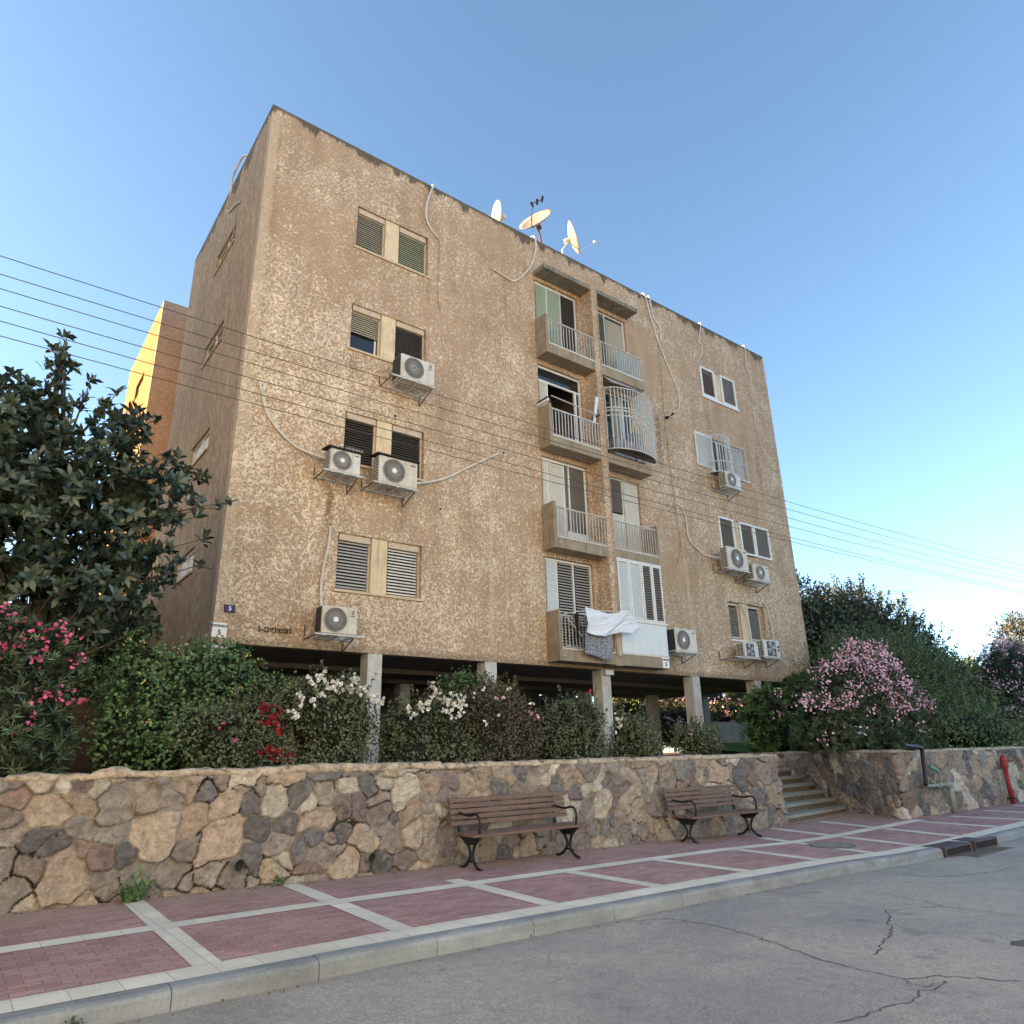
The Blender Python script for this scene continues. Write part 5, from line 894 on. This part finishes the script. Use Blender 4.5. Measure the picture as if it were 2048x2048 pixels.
def plant(name, loc, label, cat, lumps, n, ln, wd, material, seed, flowers=(), stem=6, group=None, ros=None, per=7, spread=.07, kcore=.70, shoots=None, **kw):
    r_ = np.random.default_rng(seed); random.seed(seed); t = empty(name, loc, label, cat, group)
    if ros: P, Nn, _ = lump_points(lumps, n, r_, **kw); m = P[:, 2] > -.1; P, Nn = P[m], Nn[m]; L = rosettes(P, Nn * .7 + [0, 0, .55], ros, ln, wd, r_, spread=(.25, 1.2))
    else: L = bush(lumps, n, ln, wd, r_, per=per, spread=spread, **kw)
    if shoots:
        ns_, sl_ = shoots; Q, Nq, _ = lump_points(lumps, ns_, r_, shell=.03, **{k: v for k, v in kw.items() if k != 'shell'}); m = (Nq[:, 2] > -.15) & (Q[:, 2] > .2); Q, Nq = Q[m], Nq[m]; A = Nq * .55 + [0, 0, .75] + r_.normal(0, .22, Q.shape); A /= np.linalg.norm(A, axis=1, keepdims=True); kk = 18; tt = np.linspace(0, 1, kk); ll = r_.uniform(.4, 1.2, len(Q)) * sl_
        P2 = (Q[:, None] + A[:, None] * (tt[None] * ll[:, None])[..., None]).reshape(-1, 3) + r_.normal(0, sl_ * .035, (len(Q) * kk, 3)); A2 = np.repeat(A, kk, 0); D2 = A2 * .6 + r_.normal(0, .6, P2.shape); S2 = (ln * r_.uniform(.7, 1.2, len(P2)), wd * r_.uniform(.7, 1.2, len(P2)))
        L = (np.concatenate([L[0], P2]), np.concatenate([L[1], D2]), np.concatenate([L[2], A2 + r_.normal(0, .6, P2.shape)]), np.concatenate([L[3], S2[0]]), np.concatenate([L[4], S2[1]]))
    leafmesh('foliage', *L, material, t, clump_rnd(L[0], r_), kind='stuff')
    core(lumps, t, COREDARK, kcore)
    pick = lump_points(lumps, stem * 3, r_, shell=.3)[0]; stems(loc, [tuple(q) for q in pick], .022, .005, BARK, t)
    for F in flowers: blossoms(t, *F[:1], r_, *F[1:2], **F[2])
    return t
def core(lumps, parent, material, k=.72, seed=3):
    """dark solid core added to block light through a plant: one uneven closed skin per lump"""
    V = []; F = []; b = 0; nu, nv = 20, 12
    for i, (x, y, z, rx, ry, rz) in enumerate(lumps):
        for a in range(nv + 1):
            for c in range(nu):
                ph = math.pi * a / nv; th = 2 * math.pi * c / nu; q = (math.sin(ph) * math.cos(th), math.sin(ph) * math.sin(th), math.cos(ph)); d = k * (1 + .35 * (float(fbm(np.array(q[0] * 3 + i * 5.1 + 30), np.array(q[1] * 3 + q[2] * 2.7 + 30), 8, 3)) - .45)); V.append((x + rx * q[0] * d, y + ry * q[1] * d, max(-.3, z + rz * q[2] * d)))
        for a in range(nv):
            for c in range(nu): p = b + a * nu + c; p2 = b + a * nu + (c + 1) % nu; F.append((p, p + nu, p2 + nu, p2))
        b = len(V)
    return rawmesh('inner_blocker', V, F, material, parent, True)
def E(x, z, rx, rz, y, ry=None): return (x, y, z, rx, ry or rx * .8, rz)
R_ = np.random.default_rng
# rubber tree
r_ = R_(3); random.seed(3)
FL_ = [E(.5, 3.6, 1.25, 1.35, 11.6, 1.1), E(1.5, 3.7, 1.0, .95, 11.5, .9), E(.25, 4.7, .75, .9, 11.6, .7), E(1.2, 4.6, .55, .75, 11.4, .6), E(-.4, 3.0, 1.2, 1.3, 11.8, 1.1), E(1.6, 2.75, .85, .70, 11.4, .8), E(.6, 2.5, 1.1, .75, 11.5, 1.0), E(1.55, 2.05, .7, .45, 11.6, .7), E(1.35, 4.95, .38, .42, 11.5, .4), E(-.05, 5.0, .45, .45, 11.6, .4), E(2.1, 4.2, .40, .45, 11.4, .4), E(.28, 5.55, .28, .45, 11.5, .3), E(-.2, 4.3, .7, .9, 11.9, .7)]
P, Nn, _ = lump_points(FL_, 1200, r_, shell=.32, rough=.42); ext = np.array([(.33, 11.5, 6.22), (.30, 11.5, 5.95), (1.13, 11.5, 5.50), (1.0, 11.5, 5.25), (1.72, 11.4, 5.15), (1.6, 11.4, 4.9), (-.1, 11.6, 5.0), (.02, 11.6, 5.35), (2.45, 11.3, 4.30), (2.2, 11.4, 4.1), (2.75, 11.2, 3.85), (2.5, 11.3, 3.65), (2.62, 11.3, 3.30), (2.3, 11.3, 2.9), (2.58, 11.2, 2.85), (.75, 11.5, 5.6), (.6, 11.5, 5.15), (1.95, 11.4, 4.55), (2.05, 11.4, 2.4), (2.9, 11.2, 3.95)]); P = np.concatenate([P, ext]); Nn = np.concatenate([Nn, np.tile([[.35, -.1, .75]], (len(ext), 1))]); L = rosettes(P, Nn * .75 + [0, 0, .55], 8, .190, .074, r_, spread=(.15, 1.4), jitter=.42)
t = empty('rubber_tree', (.9, 12.0, -.14), 'dark glossy rubber tree filling the left edge before the side wall', 'tree')
leafmesh('crown', *L, L_FICUS, t, clump_rnd(L[0], r_, 3.0), detail=True, droop=.22, kind='stuff'); core([FL_[0], FL_[1], FL_[4], FL_[5], FL_[6]], t, COREDARK, .42); m_ = MB(); m_.tube(smoothpts([(.9, 12.0, -.2), (.75, 11.9, 1.2), (.6, 11.7, 3.2), (.35, 11.5, 5.2), (.33, 11.5, 6.1)], 5), [.10 - .0042 * i for i in range(21)], 8); m_.build('trunk', BARK, t)
m_ = MB(); random.seed(9)
for q in list(ext) + list(P[:70]): z0 = min(q[2] - .35, 4.8); z0 = max(.8, z0 - .35); a = Vector((.6, 11.7, z0)); q = Vector(q.tolist()); m_.tube(smoothpts([a, a.lerp(q, .55) + Vector((0, 0, -.06)), q], 4), [.022 - .002 * i for i in range(9)], 5, False)
m_.build('branches', BARK, t)
# left oleander, climbing lantana, rose hedge
OL = [E(.25, 1.35, .75, .50, 10.4), E(.75, 1.15, .55, .45, 10.5), E(.2, .6, .9, .75, 10.3), E(.85, .35, .45, .55, 10.4), E(.6, .1, .6, .35, 10.1, .3)]
hot = np.array([(.25, 10.0, 1.72), (.4, 10.0, 1.60), (.62, 10.05, 1.55), (.8, 10.1, 1.62), (.95, 10.1, 1.45), (.72, 10.0, 1.35), (.5, 10, 1.42), (.65, 10, 1.15), (.30, 9.95, 1.25), (1.10, 10.2, 1.22), (.85, 10.0, .78), (.7, 9.95, .74), (.95, 10.0, .80), (1.18, 10.1, .77), (.66, 9.95, .42), (.22, 9.9, .85), (.3, 9.9, .65), (.45, 9.95, 1.28), (.85, 10.0, 1.5), (.25, 9.9, 1.05)])
plant('oleander_bush', (.6, 10.4, -.14), 'oleander with deep pink flowers at the far left edge', 'shrub', OL, 900, .13, .022, L_OLE, 31, flowers=[(hot, F_HOT, dict(per=9, clus=.055, size=.032))], ros=9)
LN = [E(2.35, .95, .85, .62, 11.2), E(2.9, 1.15, .8, .52, 11.3), E(3.6, .85, .7, .45, 11.2), E(2.0, .55, .55, .70, 10.8), E(1.75, .25, .35, .5, 10.6), E(2.6, .25, .95, .55, 10.7), E(1.95, 1.35, .28, .42, 11.3), E(3.35, 1.55, .25, .25, 11.6), E(3.3, .2, .6, .5, 11.0)]
yl = surf_pick(LN, 46, R_(5), .1)
plant('flowering_vine_bush', (2.5, 11.2, -.14), 'big green bush with tiny yellow blooms under the number signs', 'shrub', LN, 15000, .062, .046, L_LANT, 32, shoots=(200, .13), flowers=[(yl, F_YEL, dict(per=5, clus=.018, size=.016))])
RS = [E(2.85, .30, .62, .45, 10.2), E(3.35, .45, .50, .40, 10.3), E(3.15, -.02, .65, .25, 10.1)]
redp = np.array([(3.35, 9.9, .62), (3.42, 9.9, .56), (3.50, 9.9, .62), (3.47, 9.9, .48), (3.38, 9.9, .50), (3.30, 9.9, .66), (3.28, 9.85, .08), (3.36, 9.85, .14), (3.45, 9.85, .10), (3.50, 9.85, .06), (3.55, 9.85, .08), (3.40, 9.85, .04), (3.24, 9.85, .03), (3.72, 9.9, -.04), (3.72, 9.9, .06), (3.55, 9.9, .40)])
plant('rose_bush', (3.1, 10.3, -.14), 'grey green rose bush with clusters of dark red blooms', 'rose bush', RS, 6500, .050, .036, L_ROSE, 33, shoots=(120, .26), rough=.34, flowers=[(redp, F_RED, dict(per=5, clus=.035, size=.042, petals=9, cup=(.3, 1.3))), (np.array([(2.75, 9.8, .42), (2.95, 9.8, .28)]), F_HOT, dict(per=2, clus=.02, size=.045, petals=9, cup=(.3, 1.3), name='pink_blooms'))], stem=14, group='rose bushes behind the stone wall', spread=.05)
def rosesL(l): return np.array([(x, y, z) for x, z, y in l])
RW = [E(4.35, .50, .62, .62, 10.3), E(4.75, .45, .45, .60, 10.3), E(3.95, .75, .38, .35, 10.4), E(4.4, -.0, .6, .25, 10.2), E(4.5, .95, .40, .25, 10.4)]
ww = rosesL([(4.0, 1.13, 10.1), (4.17, 1.15, 10.1), (4.22, 1.08, 10.1), (4.42, 1.10, 10.1), (4.35, 1.02, 10.0), (4.28, .98, 10.0), (4.40, .99, 10.0), (4.48, .98, 10.0), (4.55, 1.00, 10.0), (4.62, .96, 10.0), (4.68, 1.15, 10.1), (4.70, 1.09, 10.1), (4.76, 1.09, 10.1), (4.73, .97, 10), (4.80, .92, 10), (4.0, 1.06, 10), (4.15, .88, 9.95), (4.1, .9, 9.95), (3.88, .76, 9.9), (3.98, .78, 9.9), (3.78, .85, 9.95), (4.85, 1.0, 10), (3.82, .62, 9.9), (3.74, .6, 9.9), (5.15, .86, 10.1), (5.1, .78, 10.1), (4.95, .86, 10.1)])
plant('rose_bush', (4.5, 10.4, -.14), 'rose bush with many white blooms left of the nearest tall pillar', 'rose bush', RW, 8500, .050, .036, L_ROSE, 34, shoots=(120, .26), rough=.34, flowers=[(ww, F_WHITE, dict(per=4, clus=.036, size=.046, petals=13, cup=(.1, 1.45)))], stem=14, group='rose bushes behind the stone wall', spread=.05)
RX = [E(5.85, .35, .55, .50, 10.4), E(6.45, .40, .55, .60, 10.4), E(5.7, .05, .5, .30, 10.2), E(6.5, -.0, .6, .25, 10.2)]
w2 = rosesL([(6.12, 1.04, 10.1), (6.08, 1.07, 10.1), (6.15, .93, 10.1), (6.2, .92, 10), (6.3, .86, 10), (6.38, .9, 10), (6.52, .88, 10), (6.6, .87, 10), (6.46, .84, 10), (6.40, .80, 10), (6.33, .79, 10), (5.85, .80, 10), (5.97, .81, 10), (5.92, .74, 10), (5.62, .72, 10), (5.82, .73, 10), (5.65, .6, 9.9), (6.5, .77, 9.9), (6.2, .7, 9.9), (6.3, .62, 9.9), (6.4, .58, 9.9), (6.48, .66, 9.9)])
plant('rose_bush', (6.2, 10.4, -.14), 'rose bush with white blooms right of the nearest tall pillar', 'rose bush', RX, 7500, .050, .036, L_ROSE, 35, shoots=(120, .26), rough=.34, flowers=[(w2, F_WHITE, dict(per=4, clus=.036, size=.046, petals=13, cup=(.1, 1.45)))], stem=14, group='rose bushes behind the stone wall', spread=.05)
RY = [E(7.35, .55, .70, .65, 10.5), E(7.75, .55, .55, .60, 10.5), E(7.3, .05, .7, .30, 10.3), E(8.05, .3, .45, .5, 10.4)]
plant('rose_bush', (7.5, 10.5, -.14), 'large reddish brown rose bush with a few pink blooms', 'rose bush', RY, 9500, .050, .036, L_ROSEB, 36, shoots=(120, .26), rough=.34, flowers=[(rosesL([(7.3, .88, 10.0), (7.42, .9, 10.0), (8.05, .68, 10.05), (8.12, .65, 10.05), (8.2, .6, 10.05)]), F_PINK, dict(per=2, clus=.02, size=.05, petals=10, cup=(.2, 1.4))), (rosesL([(6.9, .95, 10.1), (7.1, 1.05, 10.1), (7.7, 1.1, 10.2), (7.2, .62, 9.9), (6.95, .5, 9.9), (8.1, .85, 10.1)]), F_WHITE, dict(per=2, clus=.02, size=.04, petals=10, cup=(.2, 1.4), name='white_blooms'))], stem=16, group='rose bushes behind the stone wall', spread=.05)
RG = [E(7.5, 1.10, .60, .38, 11.2), E(8.1, .85, .55, .42, 11.1)]
plant('green_shrub', (7.8, 11.2, -.14), 'feathery green shrub rising behind the reddish rose bush', 'shrub', RG, 4200, .07, .03, L_LANT, 37)
RZ = [E(9.25, .50, .52, .55, 10.5), E(9.75, .5, .42, .58, 10.5), E(9.4, .0, .7, .3, 10.4), E(8.8, .25, .4, .5, 10.5)]
plant('rose_bush', (9.4, 10.5, -.14), 'leafy rose bush with one red bloom left of middle pillar', 'rose bush', RZ, 8000, .050, .038, L_ROSE, 38, shoots=(120, .26), rough=.34, flowers=[(rosesL([(9.82, 1.14, 10.4)]), F_HOT, dict(per=3, clus=.015, size=.05, petals=9, cup=(.2, 1.3)))], stem=12, group='rose bushes behind the stone wall', spread=.05)
R4 = [E(10.95, .28, .48, .45, 10.5), E(11.2, .05, .45, .30, 10.4), E(10.7, .0, .4, .25, 10.4)]
plant('rose_bush', (10.95, 10.5, -.14), 'small round rose bush right of middle pillar with pale blooms', 'rose bush', R4, 4200, .055, .04, L_ROSE, 39, shoots=(120, .26), rough=.34, flowers=[(rosesL([(10.42, .72, 10.3), (10.4, .62, 10.3), (10.45, .52, 10.3), (10.38, .42, 10.3), (10.5, .66, 10.3)]), F_WHITE, dict(per=2, clus=.03, size=.05, petals=9, cup=(.2, 1.4)))], stem=10, group='rose bushes behind the stone wall', spread=.05)
R5 = [E(13.1, .20, .55, .32, 10.6), E(13.5, .08, .4, .25, 10.6)]
plant('rose_bush', (13.2, 10.6, -.14), 'low rose bush with faded blooms beside the stairs', 'rose bush', R5, 3600, .055, .04, L_ROSE, 40, shoots=(120, .26), rough=.34, flowers=[(rosesL([(12.75, .42, 10.4), (12.7, .3, 10.4), (13.2, .42, 10.4), (13.6, .12, 10.35)]), F_PINK, dict(per=2, clus=.03, size=.04, petals=9, cup=(.2, 1.4)))], stem=10, group='rose bushes behind the stone wall', spread=.05)
# right hand planting
OG = [E(19.6, 1.0, 1.25, .9, 12.9, .8), E(21.3, 1.3, 1.3, 1.05, 12.6, .8), E(19.4, .3, 1.2, .6, 12.7, .7), E(21.0, .3, 1.4, .65, 12.4, .7)]
og = np.array([(18.9, 12.1, 1.5), (19.2, 12.1, 1.15), (20.2, 12.0, 1.4), (20.3, 12.0, 1.2), (18.8, 12.1, .95)])
plant('oleander_bush', (20.5, 12.8, -.14), 'green oleander with few flowers before the lower right corner', 'shrub', OG, 1700, .17, .03, L_OLEB, 41, flowers=[(og, F_PINK, dict(per=10, clus=.06, size=.04))], ros=9, rough=.25)
OP = [E(18.6, 1.15, 1.6, 1.15, 9.9, .9), E(19.9, 1.45, 1.3, 1.30, 10.0, .9), E(17.6, .55, 1.2, .85, 9.9, .8), E(20.9, .75, 1.4, 1.0, 9.9, .8), E(19.2, .25, 2.2, .55, 9.6, .8)]
opf = surf_pick(OP, 175, R_(8), .85, thr=-.1); opf2 = surf_pick(OP, 26, R_(9), .1, thr=.1); opx = np.array([(20.3, 9.7, 2.75), (20.2, 9.7, 2.6), (20.5, 9.7, 2.4), (20.9, 9.7, 2.45), (19.3, 9.6, 2.45)])
plant('oleander_bush', (19.3, 9.9, -.14), 'wide oleander covered with pink flowers above the right stone wall', 'shrub', OP, 2600, .15, .026, L_OLE, 42, flowers=[(np.concatenate([opf, opf2, opx]), F_PINK, dict(per=13, clus=.085, size=.040))], ros=9, rough=.3)
BG = [E(25.2, 2.1, 2.9, 1.7, 12.6, 1.6), E(27.3, 2.0, 2.6, 1.8, 12.4, 1.8), E(23.8, 1.4, 1.6, 1.3, 12.4, 1.1), E(28.5, 1.2, 2.2, 1.6, 11.8, 1.6), E(25.5, .8, 3.6, 1.4, 11.4, 1.5), E(24.4, .3, 2.5, .8, 9.2, 1.1)]
plant('evergreen_shrub', (26, 12, -.14), 'huge rounded green shrub behind the pink oleander', 'shrub', BG, 60000, .10, .042, L_MID, 43, per=9, spread=.13, rough=.42, kcore=.66, shoots=(1100, .55))
TR = [E(29.6, 4.7, 2.6, 2.0, 16.5, 2), E(32.8, 5.2, 2.3, 1.9, 16.8, 2), E(35.5, 4.7, 2.2, 1.7, 16.6, 2), E(31.0, 3.0, 3.6, 2.2, 16.4, 2), E(37.8, 3.6, 2.1, 1.6, 16.5, 2), E(35, 2.4, 4.0, 2.0, 16.2, 2), E(40.0, 2.5, 1.7, 1.3, 16.6, 2)]
t = plant('evergreen_tree', (32, 16.6, -.14), 'dark dense tree rising behind the shrubs right of the building', 'tree', TR, 46000, .19, .095, L_DARK, 44, per=10, spread=.17, rough=.45, shell=.20, kcore=.68, shoots=(900, .8))
MB().tube([(32, 16.6, -.2), (31.8, 16.6, 2), (31.5, 16.6, 4.5)], [.25, .2, .08], 8).build('trunk', BARK, t)
OR = [E(35.4, 2.3, 2.9, 2.0, 11.6, 1.5), E(38.5, 2.3, 2.4, 2.0, 12.0, 1.5), E(34.2, 1.0, 1.8, 1.2, 11.5, 1.3), E(41, 1.4, 2.5, 1.8, 12.2, 1.5)]
orf = surf_pick(OR, 230, R_(12), .9, thr=-.15)
plant('oleander_bush', (36.5, 12, -.14), 'pink flowering oleander at the far right edge above the wall', 'shrub', OR, 2200, .19, .035, L_OLE, 45, flowers=[(orf, F_PINK, dict(per=12, clus=.12, size=.055))], ros=9, rough=.3)
PB = [E(31, 1.3, 2.8, 1.1, 23, 1.2), E(35, 1.4, 2.5, 1.2, 23.5, 1.2), E(27, 1.2, 2.4, 1.2, 23, 1.2)]
pbf = surf_pick(PB, 60, R_(13), .8, thr=-.2)
plant('oleander_bush', (31, 23, -.14), 'pink oleander row seen between the right pillars', 'shrub', PB, 1500, .2, .04, L_OLE, 46, flowers=[(pbf, F_PINK, dict(per=12, clus=.14, size=.07))], ros=8)
HB = [E(20, 1.3, 3.0, 1.5, 23, 1.0), E(24, 1.2, 2.6, 1.4, 23, 1.0), E(16.5, 1.1, 2.6, 1.3, 23.4, 1.0), E(28.5, 2.2, 3.2, 2.2, 26, 1.0), E(34, 2.3, 3.5, 2.3, 27, 1.0), E(39, 2.3, 3.5, 2.3, 27, 1.0), E(44, 2.3, 3.5, 2.3, 27.5, 1.0)]
plant('hedge', (22, 23, -.14), 'dark hedge behind the pillars under the building', 'hedge', HB, 16000, .15, .08, L_MID, 47, per=8, spread=.15)
box('garden_wall', (23.4, 27.5, 18.05, 18.25, -.2, 1.05), PLASTW, bevel=.02, label='low pale rendered wall behind the lawn under the block', cat='wall')
box('garden_wall', (1.0, 1.9, 12.9, 13.1, -.2, .95), DBROWN, bevel=.01, label='dark brown low wall in shade beneath the rubber tree', cat='wall')
SB = [E(2.9, 2.9, .9, 1.5, 20.5, .9), E(1.8, 3.3, 1.1, 1.8, 20.6, .9), E(1.9, 1.2, 1.3, 1.9, 19.5, 1.0), E(2.6, .5, 1.4, 1.6, 18.8, 1.0), E(1.0, 1.6, 1.5, 2.2, 20.5, 1.2), E(3.0, 2.3, .9, .9, 22.6, .6)]
plant('dark_shrub', (1.9, 19.5, -.14), 'dark shrub mass beneath the rubber tree, before the sunlit rear wing', 'shrub', SB, 9000, .13, .07, L_MID, 48, per=8, spread=.1)
# far tree and palm on the right
r_ = R_(51); t = empty('distant_tree', (97, 30, -.5), 'pale grey green tree far off at the right edge', 'tree'); FT = [E(97.5, 11.0, 3.0, 3.4, 30, 2.5), E(100, 9.5, 3.2, 3.6, 30, 2.5), E(96.5, 7.5, 2.4, 2.6, 30, 2)]; L = bush(FT, 6000, .5, .22, r_, per=8, spread=.5, rough=.4); leafmesh('crown', *L, L_GREY, t, clump_rnd(L[0], r_, .4), kind='stuff'); MB().tube([(98, 30, -1.7), (98, 30, 9)], [.5, .2], 8).build('trunk', BARK, t)
t = empty('palm_tree', (92.3, 30, -1.7), 'small palm far behind the far right oleander', 'palm tree'); MB().tube([(92.3, 30, -1.7), (92.3, 30, 9.0)], [.3, .25], 8).build('trunk', BARK, t); m_ = MB(); random.seed(3)
for i in range(22):
    th = i * 2.4; el = random.uniform(-.2, 1.2); d_ = Vector((math.cos(th) * math.cos(el), math.sin(th) * math.cos(el), math.sin(el))); q = [Vector((92.3, 30, 9.0)) + d_ * s_ + Vector((0, 0, -.10 * s_ * s_)) for s_ in (0, .8, 1.6, 2.4, 3.0)]; sd_ = d_.cross(Vector((0, 0, 1))).normalized()
    for a, b, w1, w2_ in zip(q[:-1], q[1:], (.08, .3, .35, .2), (.3, .35, .2, .02)): m_.ngon([a - sd_ * w1, b - sd_ * w2_, b + sd_ * w2_, a + sd_ * w1])
m_.build('fronds', L_GREY, t)
OB = [E(88, 5.5, 6, 3.6, 34, 3), E(80, 4.5, 6, 3.2, 34, 3), E(96, 5, 6, 4, 36, 3)]
plant('tree_line', (88, 34, -1.7), 'row of far trees closing the view at the right', 'trees', OB, 9000, .5, .25, L_MID, 52, per=8, spread=.5, zmin=-1.6)
# weeds at the foot of the wall, litter of dry leaves
for i, (x_, y_, sz, lab) in enumerate(((1.86, 9.12, .17, 'leafy green weed growing at the foot of the wall, largest of them'), (3.37, 9.02, .09, 'low weed at the wall foot near a cross band'), (.9, 5.56, .06, 'tiny dry weed in the gutter beside the kerb'))):
    r_ = R_(60 + i); t = empty('weed', (x_, y_, g(x_) - (.13 if y_ < 6 else 0)), lab, 'weed', 'weeds along the pavement'); n = int(90 * (sz / .17)) + 30; P = np.array([[x_, y_, WL[t].z]]) + r_.normal(0, .35, (n, 3)) * sz * [1, .5, 0] + np.abs(r_.normal(0, .6, (n, 1))) * sz * [0, 0, 1]; D = (P - [x_, y_, WL[t].z - .1]) + r_.normal(0, .08, (n, 3)); leafmesh('leaves', P, D, r_.normal(0, .4, (n, 3)) + [0, -.3, 1], sz * .42, sz * .30, L_LANT if i < 2 else L_GREY, t, r_.uniform(0, 1, n))
r_ = R_(70); n = 420; xs_ = r_.uniform(.5, 16, n); yl_ = np.interp(xs_, [q[0] for q in wl], [q[1] for q in wl]) - .10 - np.abs(r_.normal(0, .10, n)); k2 = r_.random(n) < .2; yl_ = np.where(k2, 5.56 - np.abs(r_.normal(0, .02, n)), yl_); zz = np.array([g(a) for a in xs_]) + np.where(k2, -.122, .008)
leafmesh('fallen_leaves', np.stack([xs_, yl_, zz], 1), r_.normal(0, 1, (n, 3)) * [1, 1, .15], r_.normal(0, .3, (n, 3)) + [0, 0, 1], r_.uniform(.02, .05, n), .018, leafm('dry_leaf', (.09, .055, .03), (.24, .16, .09), .8), None, r_.uniform(0, 1, n), kind='stuff', label='dry fallen leaves along the wall foot and gutter')
# ------------------------------------------------------------------ unseen block put in up the street so its shadow covers the scene
nb = empty('shade_block', (-22, 14, -1.7), 'unseen tan block put in left of the view to shade the scene', 'building')
box('walls', (-13.5, -8, 8, 30.6, -1.7, 19.4), SIDE, nb); m_ = MB()
for i in range(8):
    for j in range(5): m_.box(-7.99, -7.95, 8.6 + i * 2.5, 9.8 + i * 2.5, 1.2 + j * 3, 2.5 + j * 3)
m_.build('windows', S_BROWN, nb)
# unseen blocks added across the street, behind the viewer, to bounce sunlight
BOUNCEW = plain('pale_blue_bounce', (.64, .80, .95), .9, vary=.06)  # pale blue, to cool the orange sunlight these walls bounce back
for x0, x1, y0, hh in ((-56, -34, -11, 16.0), (-32, -12, -10, 17.5), (-10.5, 11.0, -10, 17.0)):
    ob = empty('bounce_block', ((x0 + x1) / 2, y0 - 6, -1.7), 'unseen pale blue block added across the street to bounce sunlight, ' + ('farthest' if x0 < -50 else 'middle' if x0 < -20 else 'nearest') + ' of three', 'building')
    box('walls', (x0, x1, y0 - 12, y0, -1.7, hh), BOUNCEW, ob); m_ = MB()
    for i in range(6):
        for j in range(4): m_.box(x0 + 1.5 + i * 3.2, x0 + 2.7 + i * 3.2, y0 + .01, y0 + .05, 1.6 + j * 3, 2.8 + j * 3)
    m_.build('windows', S_BROWN, ob)
